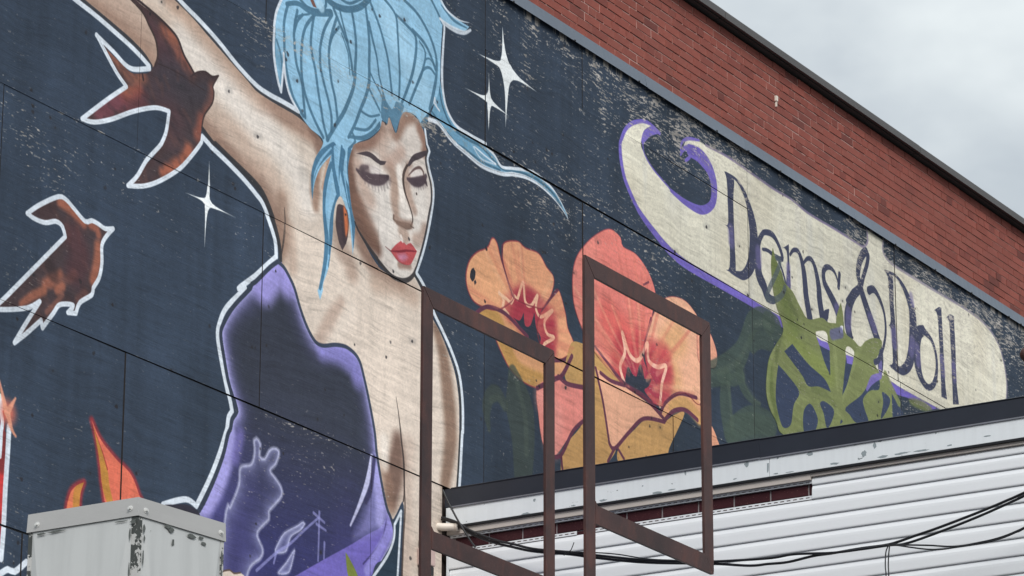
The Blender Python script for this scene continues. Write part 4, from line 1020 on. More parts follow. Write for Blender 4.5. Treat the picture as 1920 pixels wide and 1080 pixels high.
S('23.775 9.859 23.788 9.654 23.865 9.466', 0.03, (90, 104, 56), 0.6, 0.06, mV)
for s_ in ('23.891 10.036 23.799 9.907 23.745 9.747 23.743 9.601 23.812 9.484', '24.045 10.099 24.328 10.026 24.636 9.948', '24.844 10.423 24.878 10.216 24.909 9.943', '25.355 10.420 25.203 10.237 24.997 9.890', '24.177 9.638 24.290 9.720 24.402 9.738', '24.676 9.840 24.808 9.778 24.989 9.748'):
    S(s_, (0.02, 0.035, 0.01), (142, 150, 100), 0.5, 0.03, mV)
for s_ in ('23.981 10.124 23.911 10.021 23.884 9.888', '24.473 9.831 24.676 9.840 24.855 9.800', '25.106 10.168 25.029 10.039', '24.004 10.619 24.127 10.440 24.255 10.348'):
    S(s_, (0.015, 0.04, 0.015), (92, 102, 62), 0.5, 0.03, mV)
HOLES = ('24.020 10.013* 24.155 10.108* 24.416 10.018 24.683 9.970 24.792 9.891* 24.588 9.882 24.407 9.840 24.299 9.902', '23.916 9.880* 23.877 9.739 23.866 9.580 23.929 9.440 23.992 9.404 24.103 9.463 24.154 9.622 24.252 9.752 24.077 9.833',
         '24.590 10.262* 24.788 10.229* 24.790 10.025* 24.690 10.112', '25.077 10.269* 25.200 10.258* 25.079 10.030 24.987 9.914*', '24.318 9.611 24.422 9.703 24.510 9.670 24.555 9.597 24.478 9.488 24.321 9.449',
         '24.599 9.748 24.673 9.786 24.830 9.762 24.802 9.669 24.707 9.582 24.656 9.686', '25.039 9.826 25.329 10.008 25.530 10.197 25.651 10.223 25.645 10.133 25.487 10.081 25.356 9.982 25.370 9.909 25.434 9.806 25.220 9.752 25.106 9.789',
         '25.704 10.126 25.840 10.106 25.805 10.020 25.665 9.896 25.715 10.041', '24.953 9.712 24.986 9.705 24.939 9.671', '25.875 10.159* 26.074 10.054* 26.068 9.975 25.896 9.949 25.879 10.038')
for s_ in HOLES:
    F(s_, (54, 65, 90))
F('24.554 10.312 24.704 10.361 24.759 10.335 24.756 10.278* 24.654 10.269 24.564 10.277', (222, 218, 204))
F('24.568 10.275* 24.654 10.269 24.756 10.278 24.792 10.225* 24.696 10.221 24.617 10.221*', (122, 108, 190))
F('25.081 10.330 25.145 10.350 25.220 10.329 25.206 10.281* 25.070 10.267', (222, 218, 204))
F('25.070 10.267* 25.206 10.281* 25.178 10.214* 25.085 10.200*', (122, 108, 190))
F('24.985 10.478 25.037 10.489 25.017 10.427 24.982 10.429', (232, 232, 236))
S('25.428 10.077 25.529 10.180 25.677 10.252', (0.03, 0.07, 0.05), (122, 108, 180), 0.9)
S('25.689 10.365 25.683 10.275', 0.06, (110, 102, 160), 0.9)
S('24.841 10.368 24.994 10.426', 0.07, (96, 96, 140), 0.8, 0.02)
S('25.702 10.458 25.661 10.380 25.587 10.343', 0.05, LET)
S('23.922 10.734 23.981 10.698 23.755 10.383 23.830 10.370 23.906 10.394 24.007 10.460 24.054 10.526', 0.05, (82, 92, 100), 0.75)
F('26.207 10.200 26.434 10.246 26.632 10.224 26.503 10.168 26.253 10.156', (120, 128, 76), 0.8, 0.03)
S('25.775 10.288 25.889 10.196 26.005 10.115', 0.05, OLIVE, 0.9, 0.02)

# ---------------- flames and the red lantern edge at the left
FLAME = keep('flame', '15.650 7.377* 15.740 7.285 15.878 7.211 16.016 7.151 16.095 7.055 16.123 6.992 15.834 6.925 15.768 7.017 15.737 7.139 15.703 7.260')
S(FLAME, 0.012, (176, 52, 58), 0.75, 0.03, closed=True)
F(FLAME, (226, 116, 92))
F('15.671 7.336* 15.756 7.220 15.807 7.132 15.829 7.046 15.869 6.949 15.834 6.925 15.770 7.017 15.733 7.161', (190, 134, 62))
S('15.684 7.317 15.756 7.220 15.807 7.132', (0.004, 0.01), (150, 50, 50), 0.8)
FLAME2 = keep('flame2', '15.466 6.811 15.473 6.888 15.504 6.948 15.567 6.994 15.603 7.010* 15.576 6.942 15.572 6.865 15.576 6.836')
S(FLAME2, 0.012, (176, 52, 58), 0.75, 0.03, closed=True)
F(FLAME2, (224, 122, 88))
S('15.590 6.998 15.553 6.929 15.552 6.846', 0.06, (190, 134, 62), 0.9, 0.015, MASK(FLAME2))
LANT = keep('lantern', '14.812 7.263 14.904 7.235* 14.911 7.125 14.917 7.127 14.927 6.820 14.926 6.434* 14.850 6.418')
F(LANT, (150, 44, 48))
mL = MASK(LANT)
S('14.880 6.926 14.904 6.756', 0.08, (206, 60, 60), 0.9, 0.06, mL)
S('14.885 7.178 14.901 7.034 14.890 6.943', 0.05, (112, 50, 50), 0.8, 0.05, mL)
S('14.943 7.163 14.941 7.022 14.935 6.822 14.934 6.617 14.924 6.434', 0.04, WHITE)
S('14.854 7.296 14.870 7.263', 0.06, WHITE)
S('14.868 7.226 14.885 7.178 14.878 7.117 14.879 7.073 14.876 6.984', 0.03, WHITE)
S('14.926 7.240 14.928 7.237', 0.03, (214, 112, 92), 0.9, 0.09)
for s_ in ('14.926 7.240 14.985 7.331', '14.915 7.237 14.842 7.397', '14.926 7.233 14.966 7.154 15.002 7.125'):
    S(s_, (0.03, 0.003), (220, 150, 124), 0.9, 0.012)
S('14.879 6.326 14.921 6.350 14.985 6.389 15.041 6.388 15.132 6.460', 0.036, WHITE)

# ---------------- joints, knots, wear: marks the boards really carry
kr = np.random.default_rng(5)
for _ in range(340):
    x, z = kr.uniform(14.4, 29.0), kr.uniform(6.3, 11.4)
    r = kr.uniform(0.005, 0.012)
    S('%.3f %.3f %.3f %.3f' % (x, z, x + r * kr.uniform(-1, 1), z + r * kr.uniform(-.4, 1)), (r * 1.6, r * 0.7), (38, 36, 40), kr.uniform(0.5, 0.95), 0.008)
    if kr.random() < 0.35:
        S('%.3f %.3f %.3f %.3f' % (x - 3 * r, z, x + 3 * r, z + r), 0.01, (50, 52, 58), 0.16, 0.03)
# face grain: long thin checks along the sheet, wavier on the lower sheets
warp = (lerp_noise(0.45, 0.25, 41) * 0.10 + lerp_noise(0.14, 0.5, 42) * 0.03)
rows = np.clip(((zz + warp - Z0) * PZ).astype(int), 0, CH - 1)
cols = np.broadcast_to(np.arange(CW)[None, :], (CH, CW))
fine = lerp_noise(0.16, 0.0065, 43)[rows, cols]
fine2 = lerp_noise(0.5, 0.02, 44)[rows, cols]
brk = lerp_noise(0.12, 0.06, 45)
check = np.clip((fine - 0.60) * 4, 0, 1) * np.clip((brk - 0.35) * 3, 0, 1)
CAN *= (1 - 0.09 * check - 0.10 * (fine2 - 0.5))[..., None]
# flaked paint: pale bare veneer shows in short dashes, thick under the flashing and along some seams
band = np.clip(1 - (11.44 - zz) / 0.75, 0, 1) * np.clip((xx - 19.0) / 1.6, 0, 1)
right = np.clip((xx - 19.2) / 2.0, 0, 1) * np.clip((zz - 8.6) / 1.2, 0, 1)
dens = 0.09 + 0.16 * np.clip((lerp_noise(0.7, 0.4, 51) - 0.45) * 2.2, 0, 1) + 0.60 * band * (0.16 + 1.7 * lerp_noise(0.13, 0.55, 52) ** 1.6) + 0.07 * right
for (x0, z0, x1, z1, w, a) in ((17.1, 10.27, 19.2, 10.22, 0.05, 0.40), (18.45, 10.25, 19.9, 10.2, 0.08, 0.30), (17.0, 10.2, 18.3, 10.16, 0.09, 0.22), (20.2, 10.15, 23.0, 10.2, 0.22, 0.2),
                               (17.3, 7.82, 18.2, 7.82, 0.02, 0.3), (14.7, 8.9, 15.3, 8.7, 0.16, 0.25), (15.5, 8.9, 16.4, 8.75, 0.14, 0.15), (19.7, 8.5, 20.2, 8.0, 0.2, 0.12), (26, 10.6, 28.6, 11.2, 0.5, 0.22)):
    dx, dz = x1 - x0, z1 - z0
    tt = np.clip(((xx - x0) * dx + (zz - z0) * dz) / (dx * dx + dz * dz), 0, 1)
    dd = np.sqrt((xx - x0 - tt * dx) ** 2 + (zz - z0 - tt * dz) ** 2)
    dens = dens + a * np.clip(1 - dd / (w * 1.8), 0, 1)
for zb, zt, xs in ROWS:
    for zj in (ZL[zb], ZL[zt]):
        sel = (xx >= xs[0]) & (xx <= xs[-1])
        dens = dens + 0.20 * np.exp(-np.abs(zz - zj) / 0.016) * sel * np.clip(lerp_noise(0.16, 0.3, 81) * 2 - 0.7, 0, 1)
fl = lerp_noise(0.048, 0.0075, 61)[rows, cols] * 0.6 + lerp_noise(0.014, 0.006, 62)[rows, cols] * 0.4
wear = np.clip((fl - (0.90 - 0.62 * np.clip(dens, 0, 0.75))) * 6, 0, 1)
pale = np.array((176, 168, 160), np.float32) / 255.0
pale = pale * (0.75 + 0.4 * lerp_noise(0.05, 0.03, 63))[..., None]
lightness = CAN.mean(axis=2)
CAN += (pale - CAN) * (wear * np.where(lightness < 0.5, 0.45 + 0.4 * np.clip(dens * 3, 0, 1), 0.30))[..., None]
pt = np.random.default_rng(8)
for zb, zt, xs in ROWS:
    for k in range(len(xs) - 1):
        i0, i1, j0, j1 = win(xs[k], xs[k + 1], ZL[zb], ZL[zt])
        CAN[j0:j1 - 1, i0:i1 - 1] *= pt.uniform(0.95, 1.045)
# paint coverage: thin and thick passes, a few runs
CAN *= (0.95 + 0.10 * lerp_noise(0.9, 0.6, 71))[..., None]
CAN *= (0.98 + 0.04 * lerp_noise(0.045, 0.05, 73))[..., None]
CAN *= (1 - 0.05 * np.clip(lerp_noise(0.035, 0.9, 74) - 0.72, 0, 1) * 3)[..., None]
CAN *= (0.955 + 0.09 * lerp_noise(0.012, 0.011, 72))[..., None]
np.clip(CAN, 0, 1, out=CAN)

IMG = bpy.data.images.new('mural_paint', CW, CH, alpha=False)
buf = np.ones((CH, CW, 4), np.float32)
buf[..., :3] = CAN
IMG.pixels.foreach_set(buf.ravel())
IMG.update()
IMG.pack()

M_MURAL, nt, b = new_mat('painted_plywood')
ti = N(nt, 'ShaderNodeTexImage')
ti.image = IMG
ti.extension = 'EXTEND'
uvn = N(nt, 'ShaderNodeUVMap')
uvn.uv_map = 'wall'
nt.links.new(uvn.outputs['UV'], ti.inputs['Vector'])
gv = coords(nt, (2.2, 1, 55))
gr = noise(nt, gv, 1.6, 5, 0.6, 0.6)
gr2 = noise(nt, coords(nt, (6, 1, 130)), 1.5, 3, 0.6, 0.3)
knot = noise(nt, coords(nt), 7.0, 3)
col = mixc(nt, 1.0, ti.outputs['Color'], g3(1.08), 'MULTIPLY')
base(nt, b, col, ramp(nt, gr, [(0.3, g3(0.6)), (0.7, g3(0.8))]), 0.0, 0.22)
hh = math_n(nt, 'ADD', math_n(nt, 'ADD', gr, math_n(nt, 'MULTIPLY', gr2, 0.6)), math_n(nt, 'MULTIPLY', knot, 0.5))
bump(nt, b, hh, 0.36, 0.004)
M_PLY_EDGE = mat_plain('plywood_edge', lin((44, 40, 40)), 0.95, 0.2, 20)

# ------------------------------------------------------------------ the setting
ground = mesh_obj('ground', [(-1500, -1500, 0), (1500, -1500, 0), (1500, 1500, 0), (-1500, 1500, 0)], [(0, 1, 2, 3)], M_ASPHALT)
tag(ground, kind='structure')

# ------------------------------------------------------------------ brick building
brick_b = empty('brick_building', (20.0, 0.4, 0.0))
tag(brick_b, 'red brick building with dark coping above the painted boards', 'building')
BO = Vector(brick_b.location)


def at(o, parent):
    """child built in world metres, parented without moving"""
    o.parent = parent
    o.matrix_parent_inverse = Matrix.Translation(-Vector(parent.location))
    return o


at(box('wall', 6.0, 44.0, 0.052, 10.0, 0.0, 12.372, M_WALL), brick_b)
at(box('mortar_bed', 6.0, 44.0, 0.0215, 0.051, 11.40, 12.352, M_MORTAR), brick_b)
at(box('roof_slab', 6.1, 43.9, 0.42, 9.9, 12.376, 12.41, M_ROOF), brick_b)

ZB0, COURSE, BL = 11.545, 0.0678, 0.2130
BH, JT = 0.0590, 0.0085


def brick_mesh(name, L, tint, seed):
    r = random.Random(seed)
    bm = bmesh.new()
    j = lambda a: r.uniform(-a, a)
    y0 = 0.0
    f = [(-L / 2 + j(.003), y0, j(.002)), (L / 2 + j(.003), y0, j(.002)), (L / 2 + j(.003), y0, BH + j(.003)), (-L / 2 + j(.003), y0, BH + j(.003))]
    vf = [bm.verts.new((x * 0.985, y, BH / 2 + (z - BH / 2) * 0.955)) for x, y, z in f]
    vm = [bm.verts.new((x, y + 0.003, z)) for x, y, z in f]
    vb = [bm.verts.new((x, y + 0.03, z)) for x, y, z in f]
    bm.faces.new(vf)
    for i in range(4):
        k = (i + 1) % 4
        bm.faces.new((vf[i], vm[i], vm[k], vf[k]))
        bm.faces.new((vm[i], vb[i], vb[k], vm[k]))
    bmesh.ops.recalc_face_normals(bm, faces=bm.faces)
    me = bpy.data.meshes.new(name)
    bm.to_mesh(me)
    bm.free()
    me.materials.append(M_BRICK)
    ca = me.color_attributes.new('tint', 'FLOAT_COLOR', 'CORNER')
    for i in range(len(ca.data)):
        ca.data[i].color = tuple(tint) + (1,)
    return me


TINTS = [(1, 1, 1), (0.93, 0.92, 0.92), (1.06, 1.02, 1.0), (0.86, 0.84, 0.86), (1.0, 0.95, 0.94), (1.1, 1.06, 1.05), (0.78, 0.76, 0.78), (0.97, 1.0, 1.0),
         (0.62, 0.64, 0.68), (0.92, 0.88, 0.86)]
BM_FULL = [brick_mesh('brick', BL - JT, t_, i) for i, t_ in enumerate(TINTS)]
BM_HALF = [brick_mesh('brick_half', BL / 2 - JT, t_, 50 + i) for i, t_ in enumerate(TINTS)]
spots = []
rb = random.Random(3)
for c_ in range(12):
    z = ZB0 + c_ * COURSE
    off = (c_ % 2) * BL / 2
    header = c_ % 6 == 3                     # every sixth course is laid in headers
    step = BL / 2 if header else BL
    x = 11.4 + off
    while x < 34.5:
        # visible from the street: right of the line where the photograph cuts the wall off
        spots.append((x, z, header, rb.choices(range(10), (9, 8, 7, 4, 7, 4, 3, 6, 1.2, 6))[0]))
        x += step


def in_view(x, z):
    return 19.9 < x < 28.9 and z > 11.5 + (x - 20.2) * 0.0 and (x > 20.05 + (z - 11.5) * 2.9 - 0.2)


seen = [s for s in spots if in_view(s[0], s[1])]
seen.sort(key=lambda s: s[0])
single = seen[:300]
sset = set((round(s[0], 3), round(s[1], 3)) for s in single)
for x, z, header, k in single:
    o = bpy.data.objects.new('brick', (BM_HALF if header else BM_FULL)[k])
    o.location = (x + rb.uniform(-.002, .002), 0.016 + rb.uniform(-.0025, .0025), z)
    link(o)
    at(o, brick_b)
rest = bmesh.new()
tl = rest.loops.layers.float_color.new('tint')
for x, z, header, k in spots:
    if (round(x, 3), round(z, 3)) in sset:
        continue
    L = (BL / 2 if header else BL) - JT
    n0 = len(rest.faces)
    y = 0.016 + rb.uniform(-.0025, .0025)
    bm_box(rest, x - L / 2, x + L / 2, y, 0.034, z, z + BH)
    rest.faces.ensure_lookup_table()
    for f_ in rest.faces[n0:]:
        for lp in f_.loops:
            lp[tl] = TINTS[k] + (1,)
tag(at(bm_obj('brickwork', rest, M_BRICK), brick_b), kind='stuff')

# coping: overhanging metal-faced stones with a drip, butted end to end
x = 5.9
for k, x1 in enumerate((9.5, 12.9, 16.3, 19.7, 23.05, 26.44, 29.8, 33.2, 36.6, 40.0, 44.1)):
    pr = [(-0.066, 12.370), (-0.066, 12.425), (-0.056, 12.437), (0.40, 12.452), (0.40, 12.400), (0.045, 12.376), (-0.02, 12.376), (-0.02, 12.386), (-0.052, 12.386), (-0.052, 12.370)]
    dz_ = random.uniform(-.004, .004)
    c_ = prism('coping_stone', [(y, z + dz_) for y, z in pr], 0, x + 0.003, x1 - 0.003, M_COPING)
    at(c_, brick_b)
    x = x1
# grey sheet flashing over the head of the boards
x = 12.3
for k, x1 in enumerate((15.4, 18.45, 21.93, 23.42, 25.3, 27.4, 30.4, 31.3)):
    dz_ = (0, 0.004, 0.0, -0.006, 0.004, 0.0, 0.003, 0)[k]
    p0 = (-0.021, -0.019, -0.022, -0.026, -0.020, -0.022, -0.019, -0.022)[k]
    pr = [(0.012, 11.545), (-0.004, 11.540), (p0 + 0.004, 11.452 + dz_), (p0 - 0.008, 11.436 + dz_), (p0 - 0.006, 11.434 + dz_), (p0 + 0.006, 11.450 + dz_), (0.010, 11.536)]
    at(prism('flashing', pr, 0, x - 0.02 if k else x, x1, M_FLASH), brick_b)
    x = x1
nail = bmesh.new()
bmesh.ops.create_uvsphere(nail, u_segments=8, v_segments=5, radius=0.0095)
nail_me = bpy.data.meshes.new('nail')
nail.to_mesh(nail_me)
nail.free()
nail_me.materials.append(M_RUBBER)
for nx in (20.05, 20.87, 21.78, 22.95, 23.45, 23.97, 24.95, 25.98, 26.73, 27.44, 28.2, 28.45):
    o = bpy.data.objects.new('nail', nail_me)
    o.location = (nx, -0.029, 11.437)
    link(o)
    at(o, brick_b)
# pale fixing left on the brickwork
fx = bmesh.new()
bm_box(fx, 23.992, 24.002, 0.002, 0.016, 11.985, 12.03)
bm_box(fx, 23.984, 24.010, -0.003, 0.0155, 12.03, 12.072)
tag(at(bm_obj('wall_bracket', fx, M_PVC), brick_b), 'small pale bracket fixed to the bricks')

# ------------------------------------------------------------------ the painted plywood
mural = empty('mural', (20.0, 0.0, 0.0))
tag(mural, 'weathered plywood mural of a blue haired woman, swallows, poppies and a name banner', 'mural')
MO = Vector(mural.location)
GAP = 0.0040


HGAP = 0.0027
TIGHT = (15.964, 21.02, 22.25)


def gap_at(x):
    return 0.0006 if x in TIGHT else GAP


def jz(key, x):
    """a sheet edge wanders a few millimetres along the wall"""
    return ZL[key] + (0.018 if key == 'l2' and 19.5 < x < 20.7 else 0.0) + 0.006 * math.sin(x * 1.7 + len(key) + ord(key[-1]))


PANELS = []
rp = random.Random(9)
for zb, zt, xs in ROWS:
    for k in range(len(xs) - 1):
        a_, b_ = xs[k], xs[k + 1]
        lean = 0.004
        q = [(a_ + gap_at(a_) + rp.uniform(0, lean * .3), jz(zb, a_) + HGAP), (b_ - gap_at(b_) - rp.uniform(0, lean * .3), jz(zb, b_) + HGAP),
             (b_ - gap_at(b_) - rp.uniform(0, lean * .3), jz(zt, b_) - HGAP), (a_ + gap_at(a_) + rp.uniform(0, lean * .3), jz(zt, a_) - HGAP)]
        PANELS.append((q, rp.uniform(-0.003, 0.002)))


def set_uv(me):
    uv = me.uv_layers.new(name='wall')
    co = [v.co for v in me.vertices]
    for lp in me.loops:
        p = co[lp.vertex_index]
        uv.data[lp.index].uv = ((p.x - U0) / (CW / PX), (p.z - Z0) / (CH / PZ))


for q, dy in PANELS:
    vs = [(x, dy, z) for x, z in q] + [(x, 0.012, z) for x, z in q]
    o = mesh_obj('plywood_sheet', vs, [(0, 1, 2, 3), (7, 6, 5, 4), (0, 4, 5, 1), (1, 5, 6, 2), (2, 6, 7, 3), (3, 7, 4, 0)], M_MURAL)
    set_uv(o.data)
    o.data.materials.append(M_PLY_EDGE)
    for f_ in o.data.polygons:
        f_.material_index = 0 if f_.index == 0 else 1
    at(o, mural)
at(box('batten_frame', 12.4, 31.0, 0.0125, 0.0295, 7.86, 11.46, M_BLACK), mural)
at(box('batten_frame', 12.4, 19.2, 0.0125, 0.0505, 5.4, 7.85, M_BLACK), mural)


def clip_tri(poly, quad):
    """convex clip of one triangle by one sheet"""
    out = poly
    for i in range(4):
        (ax, az), (bx, bz) = quad[i], quad[(i + 1) % 4]
        nx_, nz_ = -(bz - az), bx - ax
        src, out = out, []
        for k in range(len(src)):
            p, r = src[k], src[(k + 1) % len(src)]
            dp = (p[0] - ax) * nx_ + (p[1] - az) * nz_
            dr = (r[0] - ax) * nx_ + (r[1] - az) * nz_
            if dp >= 0:
                out.append(p)
            if dp * dr < 0:
                t_ = dp / (dp - dr)
                out.append((p[0] + (r[0] - p[0]) * t_, p[1] + (r[1] - p[1]) * t_))
        if len(out) < 3:
            return []
    return out


def tris_of(s):
    c = curve(P(s), True, 4)
    c = [tuple(p) for p in c]
    t_ = tessellate_polygon([[Vector((x, z, 0)) for x, z in c]])
    return [[c[i] for i in tr] for tr in t_]


def mask_of(polys, strokes):
    """cells (about 8 mm) covered by a painted letter"""
    m = np.zeros((CH, CW), bool)
    for s_ in polys:
        (i0, i1, j0, j1), D = sdf(s_, 0.03)
        m[j0:j1, i0:i1] |= D > 0
    for s_, w in strokes:
        c = curve(P(s_), False)
        hw = widths(c, w) / 2
        (i0, i1, j0, j1), D = seg_dist(c, False, float(hw.max()) + 0.02, hw)
        m[j0:j1, i0:i1] |= D < 0
    m = m[:CH // 2 * 2, :CW // 2 * 2]
    return m[::2, ::2] | m[1::2, ::2] | m[::2, 1::2] | m[1::2, 1::2]


def outline_tris(m):
    """walk the cell edges of a mask and triangulate the loops, holes included"""
    jj, ii = np.nonzero(m)
    cells = set(zip(ii.tolist(), jj.tolist()))
    nxt = {}
    for i, j in cells:
        for a_, b_, nb in (((i, j), (i + 1, j), (i, j - 1)), ((i + 1, j), (i + 1, j + 1), (i + 1, j)), ((i + 1, j + 1), (i, j + 1), (i, j + 1)), ((i, j + 1), (i, j), (i - 1, j))):
            if nb not in cells:
                nxt.setdefault(a_, []).append(b_)
    loops = []
    while nxt:
        a_ = next(iter(nxt))
        lp, cur, prev = [], a_, None
        while cur in nxt:
            opts = nxt[cur]
            k = 0
            if len(opts) > 1 and prev is not None:
                d = (cur[0] - prev[0], cur[1] - prev[1])
                k = max(range(len(opts)), key=lambda q: d[0] * (opts[q][1] - cur[1]) - d[1] * (opts[q][0] - cur[0]))
            b_ = opts.pop(k)
            if not opts:
                del nxt[cur]
            lp.append(((cur[0] + b_[0]) / 2, (cur[1] + b_[1]) / 2))
            prev, cur = cur, b_
        pts = [lp[0]]
        for q in range(1, len(lp)):
            p0, p1, p2 = pts[-1], lp[q], lp[(q + 1) % len(lp)]
            if abs((p1[0] - p0[0]) * (p2[1] - p0[1]) - (p1[1] - p0[1]) * (p2[0] - p0[0])) > 1e-6:
                pts.append(p1)
        if len(pts) > 3:
            loops.append([(U0 + x * 2 / PX, Z0 + z * 2 / PZ) for x, z in pts])
    area = lambda l: sum(l[k][0] * l[(k + 1) % len(l)][1] - l[(k + 1) % len(l)][0] * l[k][1] for k in range(len(l)))
    outers = [l for l in loops if area(l) > 0]
    holes = [l for l in loops if area(l) <= 0]
    big = max(outers, key=area)
    polys = [big] + holes
    flat = [p for l in polys for p in l]
    return [[flat[k] for k in tr] for tr in tessellate_polygon([[Vector((x, z, 0)) for x, z in l] for l in polys])]


def paint_layer(name, tris, level, parent, label=None):
    """one painted figure: its own film of paint on the boards, cut where the sheets meet"""
    vs, fs = [], []
    for q, dy in PANELS:
        x0, x1 = min(p[0] for p in q), max(p[0] for p in q)
        z0, z1 = min(p[1] for p in q), max(p[1] for p in q)
        for tr in tris:
            if max(p[0] for p in tr) < x0 or min(p[0] for p in tr) > x1 or max(p[1] for p in tr) < z0 or min(p[1] for p in tr) > z1:
                continue
            area = (tr[1][0] - tr[0][0]) * (tr[2][1] - tr[0][1]) - (tr[2][0] - tr[0][0]) * (tr[1][1] - tr[0][1])
            pl = clip_tri(tr if area > 0 else tr[::-1], q)
            if len(pl) < 3:
                continue
            fs.append(tuple(range(len(vs), len(vs) + len(pl))))
            vs += [(x, dy - 0.0004 * level, z) for x, z in pl]
    o = mesh_obj(name, vs, fs, M_MURAL)
    set_uv(o.data)
    o.parent = parent
    if parent is mural:
        o.matrix_parent_inverse = Matrix.Translation(-MO)
    if label:
        o['label'] = label
    return o


def motif(name, keys, level, parent=None, label=None):
    tr = []
    for k in keys:
        v = SHAPE[k]
        if isinstance(v, tuple):
            tr += outline_tris(mask_of(v[1], v[2]))
        else:
            tr += tris_of(v)
    return paint_layer(name, tr, level, parent or mural, label)


woman = motif('painted_woman', ['body'], 1, None, 'painted woman with bare raised arm and shoulder')
motif('painted_face', ['face'], 2, woman)
motif('painted_hair', ['hair'], 3, woman)
motif('painted_wisp', ['wisp'], 4, woman)
motif('painted_dress', ['dress'], 2, woman)
motif('painted_lips', ['lips'], 4, woman)
motif('painted_earring', ['earring'], 4, woman)
motif('painted_swallow', ['bird'], 2, None, 'brown swallow diving across the raised arm')
motif('painted_swallow', ['bird2'], 1, None, 'smaller brown swallow below the arm')
motif('painted_star', ['star'], 1, None, 'white star beside the arm')
motif('painted_star', ['star2'], 1, None, 'larger white star near the flashing')
motif('painted_star', ['star3'], 2, None, 'smaller white star beside the large one')
pa = motif('painted_poppy', ['fa_petal_d'], 1, None, 'orange poppy with a dark bug on its petal')
for k_ in 'abc':
    motif('painted_petal', ['fa_petal_' + k_], 2 + 'abc'.index(k_), pa)
pb = motif('painted_poppy', ['calyx'], 4.5, None, 'pink and orange poppy')
for k_ in 'abc':
    motif('painted_petal', ['fb_petal_' + k_], 5 + 'abc'.index(k_), pb)
bn = motif('painted_banner', ['banner'], 1, None, 'cream name banner outlined in purple')
for k_ in SHAPE:
    if k_.startswith('letter_'):
        motif('painted_letter', [k_], 2 + 0.3 * sum(1 for c_ in bn.children), bn, 'letter ' + {'ampersand': '&'}.get(k_[7:], k_[7:].rstrip('2')))
motif('painted_vine', ['vine'], 6, None, 'olive green leaf and vine over the banner')
motif('painted_flame', ['flame'], 1, None, 'tall salmon flame')
motif('painted_flame', ['flame2'], 1, None, 'small orange flame')
motif('painted_lantern', ['lantern'], 1, None, 'red lantern edge with a spark')

# ------------------------------------------------------------------ white sided annex
annex = empty('annex', (19.29, -4.0, 0.0))
tag(annex, 'low annex in white vinyl siding with a black roof edge', 'building')


def an(o):
    return at(o, annex)


AX, AYE = 19.292, -7.6
an(box('wall', AX + 0.03, 27.5, AYE + 0.02, -0.004, 0.0, 7.60, M_WALL))
an(box('roof_slab', AX + 0.02, 27.5, AYE + 0.02, -0.004, 7.602, 7.80, M_ROOF))
# black metal drip edge in lapped lengths, with a paler turned-out lip
y = -0.06
for k, y1 in enumerate((-2.26, -4.72, AYE)):
    dx, dz_ = (0.0, 0.0012, -0.0006)[k], (0.0, -0.002, 0.001)[k]
    pr = [(19.30, 7.826), (19.2515, 7.824), (19.2465, 7.820), (19.2525, 7.812), (19.2525, 7.704), (19.2548, 7.704), (19.2548, 7.81), (19.30, 7.818)]
    de = an(prism('drip_edge', [(x + dx, z + dz_) for x, z in pr], 1, y1 + 0.001, y, M_BLACK))
    pr = [(19.2524, 7.7035), (19.2468, 7.6930), (19.2480, 7.6920), (19.2546, 7.7020)]
    an(prism('drip_lip', [(x + dx, z + dz_) for x, z in pr], 1, y1 + 0.002, y, M_LIP))
    y = y1
an(prism('drip_edge', [(19.30, 7.822), (19.2555, 7.820), (19.2555, 7.700), (19.30, 7.700)], 1, -0.061, -0.012, M_BLACK))
for y0, y1 in ((-2.318, -0.02), (-5.2, -2.322), (AYE, -5.204)):
    an(box('fascia_board', 19.256, 19.288, y0, y1, 7.5755, 7.697, M_FASCIA, None, 0.002))
an(box('dark_trim', 19.2545, 19.29, AYE, -0.02, 7.5615, 7.5745, M_RUBBER))  # thin black strip along the foot of the fascia board
pr = [(19.29, 7.561), (19.268, 7.561), (19.268, 7.5225), (19.275, 7.5215), (19.32, 7.5235), (19.32, 7.561)]
an(prism('channel_trim', pr, 1, -2.588, -0.02, M_BEIGE))
pr = [(19.29, 7.561), (19.270, 7.561), (19.270, 7.5415), (19.278, 7.5405), (19.32, 7.541), (19.32, 7.561)]
an(prism('channel_trim', pr, 1, -3.52, -2.589, M_BEIGE))
an(prism('channel_trim', [(x + .0005, z - .0005) for x, z in pr], 1, AYE, -3.522, M_BEIGE))


def nail_hem(y0, y1, z0, z1, x):
    bm = bmesh.new()
    zm0, zm1 = z0 + (z1 - z0) * 0.40, z0 + (z1 - z0) * 0.66
    bm_box(bm, x, x + .002, y0, y1, z0, zm0)
    bm_box(bm, x, x + .002, y0, y1, zm1, z1)
    y = y0
    while y < y1 - 0.02:
        bm_box(bm, x, x + .002, y, min(y + 0.017, y1), zm0 - .0004, zm1 + .0004)
        y += 0.043
    return bm


def board(y0, y1, ztop, zbot, nm='siding_board'):
    """one dutch-lap vinyl course"""
    h = ztop - zbot
    pr = [(AX + 0.002, ztop), (AX - 0.001, ztop - 0.004), (AX - 0.0015, ztop - h * 0.05), (AX - 0.010, ztop - h * 0.30), (AX - 0.0112, ztop - h * 0.45), (AX - 0.012, zbot + 0.012),
          (AX - 0.0112, zbot + 0.005), (AX - 0.0085, zbot + 0.001), (AX - 0.006, zbot), (AX + 0.001, zbot + 0.001), (AX + 0.006, zbot + 0.006), (AX + 0.010, ztop - 0.02)]
    return an(prism(nm, pr, 1, y0, y1, M_VINYL))


